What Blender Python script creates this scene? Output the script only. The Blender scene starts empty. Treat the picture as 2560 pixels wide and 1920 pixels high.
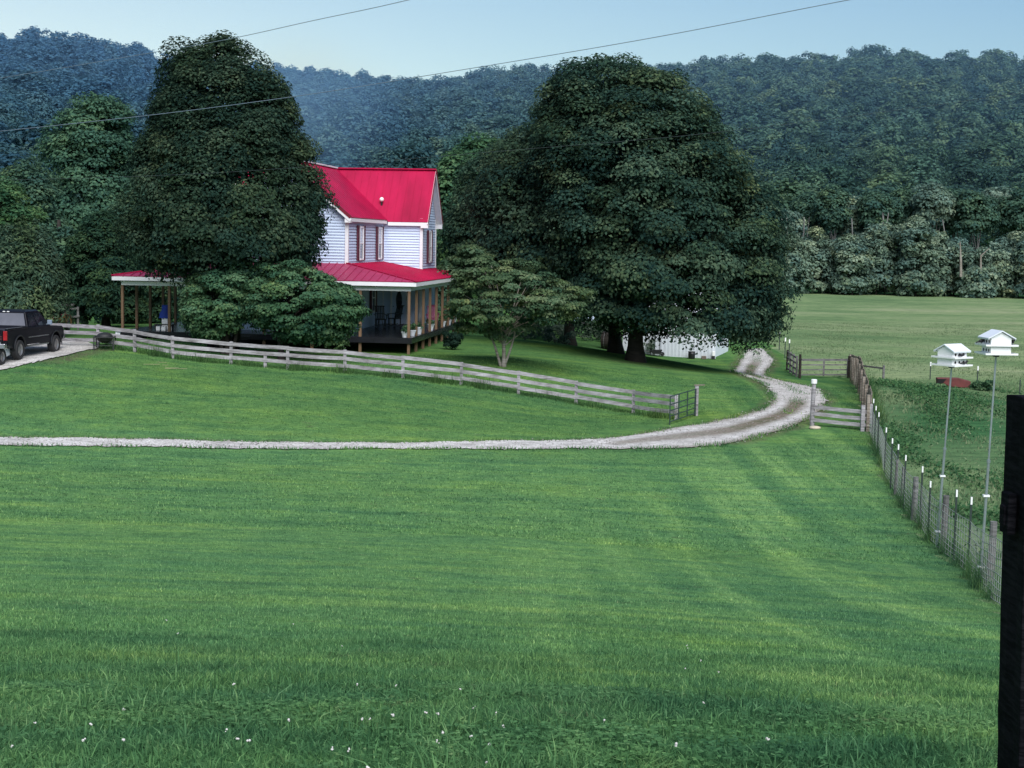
import bpy, math, random
import numpy as np
from mathutils import Vector, Matrix

random.seed(7)
RNG = np.random.default_rng(11)
R = math.radians
SC = bpy.context.scene
COL = SC.collection

# ------------------------------------------------------------------ camera
F = 3850.0          # focal length in photo pixels (photo 2560 x 1920)
EYE = 10.0
PITCH = math.atan(358.0 / F)
ROLL = 0.018
cp, sp, cr, sr = math.cos(PITCH), math.sin(PITCH), math.cos(ROLL), math.sin(ROLL)
FW = np.array([0, cp, -sp]); R0 = np.array([1.0, 0, 0]); U0 = np.array([0, sp, cp])
RV = R0 * cr + U0 * sr
UV = U0 * cr - R0 * sr
CAMP = np.array([0.0, 0.0, EYE])
cam = bpy.data.cameras.new('camera')
cam.sensor_width = 36.0
cam.lens = F / 2560.0 * 36.0
cam.clip_start = 0.1
cam.clip_end = 3000.0
camo = bpy.data.objects.new('camera', cam)
COL.objects.link(camo)
m = Matrix(((RV[0], UV[0], -FW[0], 0), (RV[1], UV[1], -FW[1], 0), (RV[2], UV[2], -FW[2], EYE), (0, 0, 0, 1)))
camo.matrix_world = m
SC.camera = camo


def raydir(u, v):
    return FW + RV * ((u - 1280.0) / F) + UV * ((960.0 - v) / F)


def at(u, v, Y):
    d = raydir(u, v)
    return CAMP + d * (Y / d[1])


def project(p):
    d = np.asarray(p, float) - CAMP
    w = d @ FW
    return 1280 + F * (d @ RV) / w, 960 - F * (d @ UV) / w


# ------------------------------------------------------------------ terrain
CTRL = [(1280, 1920, 5), (100, 1920, 5.2), (2450, 1920, 5.2),
        (1280, 1680, 10), (0, 1650, 10), (2400, 1720, 10.5),
        (1280, 1500, 20), (0, 1460, 20), (2350, 1560, 20.5),
        (1280, 1370, 30), (0, 1340, 29), (2420, 1435, 31),
        (1280, 1250, 40), (0, 1215, 39), (2259, 1272, 42), (2560, 1330, 38),
        (2180, 1103, 56.5), (0, 1105, 50), (640, 1113, 51.5), (1280, 1113, 53), (1740, 1095, 56),
        (2000, 1010, 66.5), (2025, 1060, 60), (336, 880, 67), (577, 911, 66.5), (862, 932, 66), (1153, 963, 66),
        (1440, 1010, 65.5), (1583, 1033, 64.5), (1740, 1050, 62), (0, 980, 58), (600, 1010, 58), (1100, 1040, 58.5),
        (60, 901, 63), (146, 881, 66.5), (0, 915, 62), (240, 868, 67.5), (1022, 885, 75), (300, 842, 77), (640, 868, 76),
        (1258, 915, 70), (1600, 903, 82), (1422, 862, 92), (1830, 930, 85), (1640, 897, 85), (1640, 900, 97), (1770, 905, 97),
        (2060, 945, 90), (1915, 900, 98), (1890, 875, 105), (2300, 980, 75), (2300, 1200, 47), (2500, 1200, 47),
        (2380, 965, 85), (2500, 1000, 75), (2200, 830, 135), (2500, 840, 135), (2000, 735, 235), (2500, 746, 235),
        (1900, 800, 160), (100, 812, 98), (340, 795, 108), (1100, 800, 110)]
CX = []
for u, v, Y in CTRL:
    CX.append(tuple(at(u, v, Y)))
for x, y, z in [(0, -25, 9.6), (-30, -10, 8.8), (30, -10, 8.4), (-3, 0, 8.75), (3, 0, 8.7), (-40, 30, 5.0), (45, 30, 3.6), (-70, 60, 4.2), (70, 60, 3.0), (-70, 110, 4.0),
                (-120, 10, 6), (120, 10, 4), (-160, 120, 4), (160, 120, 2.6), (-60, 170, 3.2), (0, 180, 2.8), (150, 240, 2.6), (-150, 240, 3), (0, 250, 2.7), (60, 300, 2.7), (-60, 300, 2.7), (-300, 300, 3), (300, 300, 3), (0, 420, 2.7), (300, 60, 3), (-300, 60, 4)]:
    CX.append((x, y, z))
CX = np.array(CX)


def tps(r2):
    return 0.5 * r2 * np.log(np.maximum(r2, 1e-9))


_n = len(CX)
_P = np.c_[np.ones(_n), CX[:, 0] / 50, CX[:, 1] / 50]
_XY = CX[:, :2] / 50
_K = tps(((_XY[:, None] - _XY[None]) ** 2).sum(-1)) + 0.00012 * np.eye(_n)
_A = np.block([[_K, _P], [_P.T, np.zeros((3, 3))]])
_W = np.linalg.solve(_A, np.r_[CX[:, 2], np.zeros(3)])

SKY_U = [-400, 0, 100, 150, 230, 340, 420, 560, 700, 800, 900, 980, 1060, 1100, 1200, 1330, 1400, 1700, 1800, 1900, 2000, 2150, 2250, 2350, 2450, 2560, 3000]
SKY_V = [110, 100, 90, 95, 110, 128, 150, 168, 178, 190, 196, 206, 210, 202, 186, 172, 178, 166, 152, 150, 146, 134, 137, 141, 141, 139, 140]


def hill_params(u):
    Yc = np.interp(u, [-300, 600, 1100, 1700, 2600], [640, 760, 820, 760, 720])
    Y0 = np.interp(u, [-300, 1200, 1900, 2700], [170, 190, 255, 258])
    sky = np.interp(u, SKY_U, SKY_V)
    yh = 602 + ROLL * (u - 1280)
    E = (yh - sky) / F * Yc - 12.0
    return Y0, Yc, E


def H(x, y):
    x = np.asarray(x, float); y = np.asarray(y, float)
    sh = np.broadcast(x, y).shape
    x = np.broadcast_to(x, sh).ravel(); y = np.broadcast_to(y, sh).ravel()
    z = np.empty(x.size)
    for s in range(0, x.size, 40000):
        xx = x[s:s + 40000] / 50; yy = y[s:s + 40000] / 50
        k = tps((xx[:, None] - _XY[None, :, 0]) ** 2 + (yy[:, None] - _XY[None, :, 1]) ** 2)
        z[s:s + 40000] = k @ _W[:_n] + _W[_n] + _W[_n + 1] * xx + _W[_n + 2] * yy
    z = np.clip(z, 1.6, 11)
    far = np.clip((y - 240) / 40, 0, 1)
    z = z * (1 - far) + 2.7 * far
    u = 1280 + F * np.clip(x / np.maximum(y, 20), -.6, .6)
    Y0, Yc, E = hill_params(u)
    t = np.clip((y - Y0) / (Yc - Y0), 0, None)
    p = np.where(t <= 1, t ** 1.12, 1 - (t - 1) * .35)
    z = z + p * (EYE + E - 2.7)
    return z.reshape(sh)


def h1(x, y):
    return float(H(np.array([x]), np.array([y]))[0])


def ground(u, v, lo=3.0, hi=300.0):
    """where the sight line through (u, v) first meets the terrain"""
    d = raydir(u, v); d = d / d[1]
    ys = np.concatenate([np.arange(lo, 40, .1), np.arange(40, hi, .2)])
    pts = CAMP[None] + d[None] * ys[:, None]
    g = pts[:, 2] - H(pts[:, 0], pts[:, 1])
    i = int(np.argmax(g <= 0))
    if g[i] > 0:
        i = len(ys) - 1
    y0, y1 = ys[max(i - 1, 0)], ys[i]
    g0, g1 = g[max(i - 1, 0)], g[i]
    t = g0 / (g0 - g1) if g0 != g1 else 0
    Y = y0 + (y1 - y0) * t
    p = CAMP + d * Y
    return np.array([p[0], p[1], h1(p[0], p[1])])


# ------------------------------------------------------------------ node helpers / materials
def newmat(name):
    mt = bpy.data.materials.new(name)
    mt.use_nodes = True
    nt = mt.node_tree
    nt.nodes.clear()
    out = nt.nodes.new('ShaderNodeOutputMaterial')
    return mt, nt, out


def N(nt, typ, **kw):
    n = nt.nodes.new(typ)
    for k, v in kw.items():
        if k in n.inputs:
            n.inputs[k].default_value = v
        else:
            setattr(n, k, v)
    return n


def ramp(nt, stops, interp='LINEAR'):
    n = nt.nodes.new('ShaderNodeValToRGB')
    cr_ = n.color_ramp
    cr_.interpolation = interp
    while len(cr_.elements) < len(stops):
        cr_.elements.new(0.5)
    for e, (p, c) in zip(cr_.elements, stops):
        e.position = p
        e.color = (*c, 1) if len(c) == 3 else c
    return n


def noise(nt, vec, scale, detail=4, rough=.55):
    n = N(nt, 'ShaderNodeTexNoise')
    n.inputs['Scale'].default_value = scale
    n.inputs['Detail'].default_value = detail
    n.inputs['Roughness'].default_value = rough
    if vec is not None:
        nt.links.new(vec, n.inputs['Vector'])
    return n.outputs['Fac']


def mapping(nt, vec, scale=(1, 1, 1), rot=(0, 0, 0)):
    n = N(nt, 'ShaderNodeMapping')
    n.inputs['Scale'].default_value = scale
    n.inputs['Rotation'].default_value = rot
    nt.links.new(vec, n.inputs['Vector'])
    return n.outputs['Vector']


def mixc(nt, fac, a, b, mode='MIX'):
    n = N(nt, 'ShaderNodeMix', data_type='RGBA', blend_type=mode)
    for key, s in ((0, fac), (6, a), (7, b)):
        if hasattr(s, 'is_linked') or hasattr(s, 'links'):
            nt.links.new(s, n.inputs[key])
        else:
            n.inputs[key].default_value = (*s, 1) if isinstance(s, (tuple, list)) and len(s) == 3 else s
    return n.outputs[2]


def plain(name, col, rough=.6, metal=0, var=.25, vscale=3.0, bump=0.0, stretch=(1, 1, 1), spec=.5, coat=0):
    """one colour with an uneven, slightly dirty surface"""
    mt, nt, out = newmat(name)
    tc = N(nt, 'ShaderNodeTexCoord')
    vec = mapping(nt, tc.outputs['Object'], stretch)
    f = noise(nt, vec, vscale, 6, .65)
    c = tuple(col)
    r_ = ramp(nt, [(.25, tuple(k * (1 - var) for k in c)), (.75, tuple(min(1, k * (1 + var * .5)) for k in c))])
    nt.links.new(f, r_.inputs[0])
    b = N(nt, 'ShaderNodeBsdfPrincipled')
    nt.links.new(r_.outputs[0], b.inputs['Base Color'])
    b.inputs['Roughness'].default_value = rough
    b.inputs['Metallic'].default_value = metal
    b.inputs['Specular IOR Level'].default_value = spec
    b.inputs['Coat Weight'].default_value = coat
    if bump:
        bp = N(nt, 'ShaderNodeBump')
        bp.inputs['Strength'].default_value = bump
        bp.inputs['Distance'].default_value = .02
        nt.links.new(f, bp.inputs['Height'])
        nt.links.new(bp.outputs[0], b.inputs['Normal'])
    nt.links.new(b.outputs[0], out.inputs[0])
    return mt


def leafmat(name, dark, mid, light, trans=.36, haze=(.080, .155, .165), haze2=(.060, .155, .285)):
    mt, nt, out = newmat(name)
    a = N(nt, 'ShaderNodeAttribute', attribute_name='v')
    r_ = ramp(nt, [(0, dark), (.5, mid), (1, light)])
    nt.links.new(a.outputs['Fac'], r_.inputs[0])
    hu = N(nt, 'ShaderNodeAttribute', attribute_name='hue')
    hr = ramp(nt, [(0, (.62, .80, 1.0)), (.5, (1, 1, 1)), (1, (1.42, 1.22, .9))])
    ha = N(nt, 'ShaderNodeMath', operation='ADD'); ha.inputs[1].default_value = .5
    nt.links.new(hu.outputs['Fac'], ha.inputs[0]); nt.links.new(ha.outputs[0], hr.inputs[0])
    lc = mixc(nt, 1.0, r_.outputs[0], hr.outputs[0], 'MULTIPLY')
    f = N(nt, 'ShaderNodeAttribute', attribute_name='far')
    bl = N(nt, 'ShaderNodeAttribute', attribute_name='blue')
    c = mixc(nt, f.outputs['Fac'], lc, mixc(nt, bl.outputs['Fac'], haze, haze2))  # distance haze painted into the leaf colour, bluer where 'blue' is high
    d = N(nt, 'ShaderNodeBsdfDiffuse')
    t = N(nt, 'ShaderNodeBsdfTranslucent')
    nt.links.new(c, d.inputs[0]); nt.links.new(c, t.inputs[0])
    mx = N(nt, 'ShaderNodeMixShader')
    mx.inputs[0].default_value = trans
    nt.links.new(d.outputs[0], mx.inputs[1]); nt.links.new(t.outputs[0], mx.inputs[2])
    nt.links.new(mx.outputs[0], out.inputs[0])
    return mt


def lawn_colour(nt, gain=1.0):
    """shared by the lawn sheet and the blades so that they agree"""
    g = N(nt, 'ShaderNodeNewGeometry')
    pos = g.outputs['Position']
    sep = N(nt, 'ShaderNodeSeparateXYZ'); nt.links.new(pos, sep.inputs[0])
    big = noise(nt, mapping(nt, pos, (1, 1, .2)), .09, 3)
    row = noise(nt, mapping(nt, pos, (.055, .8, .2), (0, 0, R(9))), 1.0, 4, .6)
    row2 = noise(nt, mapping(nt, pos, (.22, 1.9, .3), (0, 0, R(-14))), 1.0, 5, .7)
    spot = noise(nt, mapping(nt, pos, (1, 1.3, .3)), .8, 5, .72)
    G_ = lambda *c: tuple(gain * k for k in c)
    c1 = ramp(nt, [(.32, G_(.114, .240, .096)), (.5, G_(.140, .285, .105)), (.7, G_(.174, .316, .106))])
    nt.links.new(row, c1.inputs[0])

    def mul(c, fac, stops, k=1.0):
        r_ = ramp(nt, stops); nt.links.new(fac, r_.inputs[0])
        return mixc(nt, k, c, r_.outputs[0], 'MULTIPLY')
    c = mul(c1.outputs[0], row2, [(.35, (.80, .86, .92)), (.62, (1.10, 1.07, 1.0))])
    c = mul(c, big, [(.33, (.82, .90, 1.0)), (.55, (1, 1, 1)), (.72, (1.22, 1.08, .8))])
    c = mul(c, spot, [(.30, (.56, .64, .72)), (.48, (.96, .97, 1)), (.72, (1.32, 1.18, 1.0))], .9)
    # mowing lanes that follow the wire fence
    dt = N(nt, 'ShaderNodeVectorMath', operation='DOT_PRODUCT'); dt.inputs[1].default_value = (.988, -.156, 0)
    nt.links.new(pos, dt.inputs[0])
    lane = noise(nt, mapping(nt, pos, (1.05, .03, .1), (0, 0, R(9))), 1.0, 3, .6)
    lr = ramp(nt, [(.38, (.80, .87, .95)), (.5, (1.0, 1.0, 1.0)), (.60, (1.44, 1.28, 1.26))]); nt.links.new(lane, lr.inputs[0])
    ms = N(nt, 'ShaderNodeMapRange'); ms.inputs['From Min'].default_value = -5.5; ms.inputs['From Max'].default_value = .5
    nt.links.new(dt.outputs['Value'], ms.inputs['Value'])
    c = mixc(nt, ms.outputs[0], c, mixc(nt, 1.0, c, lr.outputs[0], 'MULTIPLY'))
    # darker tone right in front and again towards the house
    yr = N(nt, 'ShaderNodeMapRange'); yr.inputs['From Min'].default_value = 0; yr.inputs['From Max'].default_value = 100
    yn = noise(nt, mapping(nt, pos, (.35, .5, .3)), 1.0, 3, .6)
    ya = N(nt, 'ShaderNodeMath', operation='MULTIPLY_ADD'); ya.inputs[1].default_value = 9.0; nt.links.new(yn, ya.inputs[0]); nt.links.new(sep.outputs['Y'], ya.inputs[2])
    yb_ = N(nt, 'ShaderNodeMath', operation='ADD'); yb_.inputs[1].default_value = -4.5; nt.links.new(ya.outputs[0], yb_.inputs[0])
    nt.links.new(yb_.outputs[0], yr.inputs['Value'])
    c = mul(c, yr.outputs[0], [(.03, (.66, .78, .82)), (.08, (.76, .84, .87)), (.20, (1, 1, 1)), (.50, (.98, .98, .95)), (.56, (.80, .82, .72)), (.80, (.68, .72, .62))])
    # thatch and bare bits close by
    th = noise(nt, mapping(nt, pos, (1.1, 2.2, .3)), 1.6, 4, .7)
    tr_ = ramp(nt, [(.60, (0, 0, 0)), (.72, (.55, .55, .55))]); nt.links.new(th, tr_.inputs[0])
    c = mixc(nt, tr_.outputs[0], c, G_(.14, .155, .085))
    return c, pos


def grassmat(name, gain, trans, tint=None):
    mt, nt, out = newmat(name)
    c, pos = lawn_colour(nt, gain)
    a = N(nt, 'ShaderNodeAttribute', attribute_name='v')
    r_ = ramp(nt, [(0, (.42, .52, .55)), (.55, (.95, .97, 1)), (.9, (1.45, 1.35, 1.35)), (1, (2.4, 1.8, 2.0))])
    nt.links.new(a.outputs['Fac'], r_.inputs[0])
    c = mixc(nt, 1.0, c, r_.outputs[0], 'MULTIPLY')
    if tint:
        c = mixc(nt, 1.0, c, tint, 'MULTIPLY')
    d = N(nt, 'ShaderNodeBsdfDiffuse'); t = N(nt, 'ShaderNodeBsdfTranslucent')
    nt.links.new(c, d.inputs[0]); nt.links.new(c, t.inputs[0])
    mx = N(nt, 'ShaderNodeMixShader'); mx.inputs[0].default_value = trans
    nt.links.new(d.outputs[0], mx.inputs[1]); nt.links.new(t.outputs[0], mx.inputs[2])
    nt.links.new(mx.outputs[0], out.inputs[0])
    return mt


def lawnground():
    mt, nt, out = newmat('mown lawn')
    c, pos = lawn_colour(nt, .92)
    f = noise(nt, mapping(nt, pos, (1, 1, .5)), 9, 4, .75)
    f2 = noise(nt, mapping(nt, pos, (2.0, 5.0, 1), (0, 0, R(6))), 2.2, 5, .75)
    r_ = ramp(nt, [(.3, (.55, .6, .62)), (.5, (.95, .95, .95)), (.72, (1.4, 1.32, 1.25))])
    nt.links.new(f2, r_.inputs[0])
    c = mixc(nt, 1.0, c, r_.outputs[0], 'MULTIPLY')
    r2 = ramp(nt, [(.3, (.7, .72, .74)), (.7, (1.25, 1.22, 1.2))])
    nt.links.new(f, r2.inputs[0])
    c = mixc(nt, 1.0, c, r2.outputs[0], 'MULTIPLY')
    # bare earth beside the tracks and under the trees
    a = N(nt, 'ShaderNodeAttribute', attribute_name='bare')
    sp_ = noise(nt, pos, 1.3, 5, .7)
    ad = N(nt, 'ShaderNodeMath', operation='MULTIPLY'); nt.links.new(a.outputs['Fac'], ad.inputs[0]); nt.links.new(sp_, ad.inputs[1])
    rr = ramp(nt, [(.22, (0, 0, 0)), (.55, (.8, .8, .8))])
    nt.links.new(ad.outputs[0], rr.inputs[0])
    c = mixc(nt, rr.outputs[0], c, (.10, .085, .06))
    b = N(nt, 'ShaderNodeBsdfDiffuse')
    nt.links.new(c, b.inputs[0])
    bp = N(nt, 'ShaderNodeBump'); bp.inputs['Strength'].default_value = .7; bp.inputs['Distance'].default_value = .06
    nt.links.new(f, bp.inputs['Height']); nt.links.new(bp.outputs[0], b.inputs['Normal'])
    nt.links.new(b.outputs[0], out.inputs[0])
    return mt


def pasturemat():
    mt, nt, out = newmat('pasture')
    g = N(nt, 'ShaderNodeNewGeometry'); pos = g.outputs['Position']
    big = noise(nt, mapping(nt, pos, (.035, .075, .2)), 1.0, 5, .6)
    r_ = ramp(nt, [(.32, (.10, .17, .080)), (.45, (.15, .225, .105)), (.57, (.21, .27, .14)), (.7, (.29, .31, .19))])
    nt.links.new(big, r_.inputs[0])
    f = noise(nt, mapping(nt, pos, (.5, 1.4, 1)), 1.4, 6, .75)
    r2 = ramp(nt, [(.3, (.5, .56, .6)), (.52, (1, 1, 1)), (.72, (1.4, 1.3, 1.2))])
    nt.links.new(f, r2.inputs[0])
    c = mixc(nt, 1.0, r_.outputs[0], r2.outputs[0], 'MULTIPLY')
    lush = N(nt, 'ShaderNodeAttribute', attribute_name='bare')
    c = mixc(nt, lush.outputs['Fac'], c, mixc(nt, 1.0, (.046, .125, .052), r2.outputs[0], 'MULTIPLY'))
    b = N(nt, 'ShaderNodeBsdfDiffuse')
    nt.links.new(c, b.inputs[0])
    bp = N(nt, 'ShaderNodeBump'); bp.inputs['Strength'].default_value = .8; bp.inputs['Distance'].default_value = .15
    nt.links.new(f, bp.inputs['Height']); nt.links.new(bp.outputs[0], b.inputs['Normal'])
    nt.links.new(b.outputs[0], out.inputs[0])
    return mt


def gravelmat():
    mt, nt, out = newmat('gravel')
    g = N(nt, 'ShaderNodeNewGeometry'); pos = g.outputs['Position']
    a = N(nt, 'ShaderNodeAttribute', attribute_name='track')      # 1 on the wheel tracks, 0 on the worn middle
    f = noise(nt, mapping(nt, pos, (.6, 1, 1)), 2.1, 7, .75)
    fine = noise(nt, pos, 11, 3, .85)
    r1 = ramp(nt, [(.3, (.30, .285, .27)), (.52, (.54, .52, .50)), (.72, (.72, .70, .68))])
    nt.links.new(f, r1.inputs[0])
    r2 = ramp(nt, [(.3, (.10, .085, .062)), (.47, (.22, .185, .15)), (.62, (.085, .10, .05)), (.75, (.36, .33, .29))])
    nt.links.new(f, r2.inputs[0])
    c = mixc(nt, a.outputs['Fac'], r2.outputs[0], r1.outputs[0])
    r3 = ramp(nt, [(.3, (.5, .5, .5)), (.7, (1.35, 1.35, 1.35))])
    nt.links.new(fine, r3.inputs[0])
    c = mixc(nt, 1.0, c, r3.outputs[0], 'MULTIPLY')
    b = N(nt, 'ShaderNodeBsdfDiffuse')
    nt.links.new(c, b.inputs[0])
    bp = N(nt, 'ShaderNodeBump'); bp.inputs['Strength'].default_value = .6; bp.inputs['Distance'].default_value = .04
    nt.links.new(fine, bp.inputs['Height']); nt.links.new(bp.outputs[0], b.inputs['Normal'])
    nt.links.new(b.outputs[0], out.inputs[0])
    return mt


def oldwood(name, a, b_, c_, scale=2.0, spec=.3):
    mt, nt, out = newmat(name)
    tc = N(nt, 'ShaderNodeNewGeometry')
    v1 = mapping(nt, tc.outputs['Position'], (1, 1, 9))
    f = noise(nt, v1, scale, 6, .75)
    f2 = noise(nt, tc.outputs['Position'], 1.1, 3)
    ad = N(nt, 'ShaderNodeMath', operation='MULTIPLY_ADD'); ad.inputs[1].default_value = .5
    nt.links.new(f2, ad.inputs[0]); nt.links.new(f, ad.inputs[2])
    r_ = ramp(nt, [(.5, a), (.72, b_), (.95, c_)])
    nt.links.new(ad.outputs[0], r_.inputs[0])
    b = N(nt, 'ShaderNodeBsdfPrincipled'); b.inputs['Roughness'].default_value = .85; b.inputs['Specular IOR Level'].default_value = spec
    nt.links.new(r_.outputs[0], b.inputs['Base Color'])
    bp = N(nt, 'ShaderNodeBump'); bp.inputs['Strength'].default_value = .4; bp.inputs['Distance'].default_value = .01
    nt.links.new(f, bp.inputs['Height']); nt.links.new(bp.outputs[0], b.inputs['Normal'])
    nt.links.new(b.outputs[0], out.inputs[0])
    return mt


M = {
    'lawn': lawnground(), 'pasture': pasturemat(), 'gravel': gravelmat(),
    'grass': grassmat('grass blades', 1.05, .35), 'fggrass': grassmat('foreground grass blades', .92, .35), 'weed': grassmat('weeds', .86, .4, (.88, .86, .9)),
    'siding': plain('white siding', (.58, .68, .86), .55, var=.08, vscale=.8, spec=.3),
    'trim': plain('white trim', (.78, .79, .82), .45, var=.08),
    'roof': plain('red metal roof', (.40, .006, .055), .5, var=.34, vscale=.55, spec=.18, stretch=(1.6, .5, .5)),
    'roofedge': plain('dark red roof edge', (.16, .006, .02), .5),
    'shutter': plain('maroon shutter', (.10, .012, .03), .5),
    'glass': plain('window glass', (.012, .015, .022), .08, spec=.5),
    'curtain': plain('pale curtain behind glass', (.42, .46, .52), .1, spec=.8),
    'tint': plain('glass with painted sky tint', (.13, .13, .155), .25, var=.3, vscale=1.2),  # pale grey colour stands in for sky reflected in the pane
    'porchroof': plain('red roof with painted sheen', (.36, .035, .10), .5, var=.2, vscale=1.2, spec=.3),  # paler red paints in the glancing sky sheen
    'porchpost': plain('brown stained post', (.19, .115, .065), .7, stretch=(6, 6, .6), vscale=4),
    'deck': plain('black stained deck', (.016, .016, .022), .22, var=.4, stretch=(.4, 6, 1)),
    'fence': oldwood('weathered fence board', (.075, .065, .068), (.25, .235, .245), (.46, .44, .47)),
    'greypost': oldwood('weathered grey post', (.04, .038, .038), (.115, .112, .112), (.22, .215, .215)),
    'brownboard': oldwood('brown grey plank', (.055, .042, .034), (.16, .13, .105), (.33, .29, .25)),
    'creosote': oldwood('black tarred post', (.0006, .0006, .0012), (.0025, .0025, .004), (.016, .015, .019), 9, .06),
    'bark': oldwood('bark', (.008, .007, .006), (.022, .018, .015), (.05, .042, .036)),
    'palebark': oldwood('pale bark', (.10, .085, .07), (.21, .185, .155), (.34, .31, .28)),
    'hedgebark': oldwood('grey bark', (.05, .05, .05), (.12, .12, .115), (.20, .20, .19)),
    'gate': plain('green grey gate tube', (.045, .075, .07), .45, metal=.4),
    'tpost': plain('dark green steel post', (.02, .035, .03), .5),
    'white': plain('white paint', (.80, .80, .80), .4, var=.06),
    'whitemetal': plain('white ribbed steel', (.72, .76, .82), .4, var=.08, vscale=.7),
    'galv': plain('galvanised tube', (.42, .46, .50), .35, metal=.7),
    'wire': plain('fence wire', (.30, .31, .30), .5, metal=.2),
    'cable': plain('power cable', (.17, .22, .29), .7),
    'thincable': plain('thin dark cable', (.07, .09, .095), .7),
    'black': plain('black metal', (.012, .012, .014), .4),
    'darkhole': plain('dark hole', (.004, .004, .005), .9),
    'tyre': plain('rubber', (.018, .018, .02), .75),
    'rim': plain('grey rim', (.28, .27, .27), .4, metal=.6),
    'truckpaint': plain('black truck paint', (.0045, .0045, .009), .35, var=.3, coat=.05, spec=.2),
    'chrome': plain('dull chrome', (.45, .46, .48), .25, metal=.9),
    'redlamp': plain('red lens', (.30, .012, .015), .25),
    'whitepaint': plain('white car paint', (.72, .75, .78), .2, coat=.6),
    'redpaint': plain('red car paint', (.28, .02, .025), .3, coat=.4),
    'rust': plain('rusty red steel', (.13, .028, .026), .75, var=.5),
    'bluecloth': plain('deep blue cloth', (.012, .045, .30), .8, var=.4),
    'skytarp': plain('pale blue tarpaulin', (.13, .36, .66), .5, var=.5, vscale=1.6),
    'purple': plain('plum painted wood', (.30, .045, .13), .5),
    'pot': plain('white pot', (.66, .69, .74), .4),
    'gravelstone': plain('loose gravel stones', (.32, .305, .285), .9, var=.5, vscale=1.5),
    'stone': plain('pale stone', (.50, .43, .33), .8, bump=.5),
    'bird': plain('dark feathers', (.010, .010, .014), .5),
    'cooking': plain('sooty steel', (.014, .015, .016), .6, var=.5),
    'clover': plain('clover blossom', (.62, .60, .58), .8),
    'straw': plain('dead straw', (.36, .31, .20), .9),
    'maple': leafmat('maple leaves', (0.014, 0.039, 0.036), (0.047, 0.091, 0.061), (0.130, 0.189, 0.114)),
    'lefttree': leafmat('dark tree leaves', (0.013, 0.033, 0.027), (0.035, 0.068, 0.045), (0.098, 0.140, 0.085)),
    'dogwood': leafmat('dogwood leaves', (0.025, 0.071, 0.041), (0.069, 0.147, 0.076), (0.167, 0.259, 0.129)),
    'dogwoodpale': leafmat('dogwood leaves turning', (.032, .070, .040), (.092, .148, .075), (.22, .27, .15)),
    'cedar': leafmat('cedar sprays', (0.013, 0.037, 0.030), (0.033, 0.075, 0.045), (0.081, 0.138, 0.065)),
    'willow': leafmat('drooping leaves', (0.024, 0.055, 0.041), (0.067, 0.118, 0.074), (0.156, 0.216, 0.132)),
    'fresh': leafmat('fresh green leaves', (.024, .07, .038), (.07, .155, .07), (.15, .25, .11)),
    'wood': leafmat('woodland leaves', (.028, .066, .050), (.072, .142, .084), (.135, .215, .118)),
    'edge': leafmat('hedgerow leaves', (.060, .110, .090), (.17, .25, .18), (.35, .43, .31)),
    'pweed': leafmat('pasture weeds', (.08, .155, .075), (.14, .215, .105), (.25, .30, .17), .35),
    'lushweed': leafmat('lush pasture weeds', (.022, .062, .030), (.050, .125, .052), (.105, .20, .085), .3),
    'garden': leafmat('garden weeds', (.04, .075, .045), (.10, .15, .10), (.26, .30, .24)),
}


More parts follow.
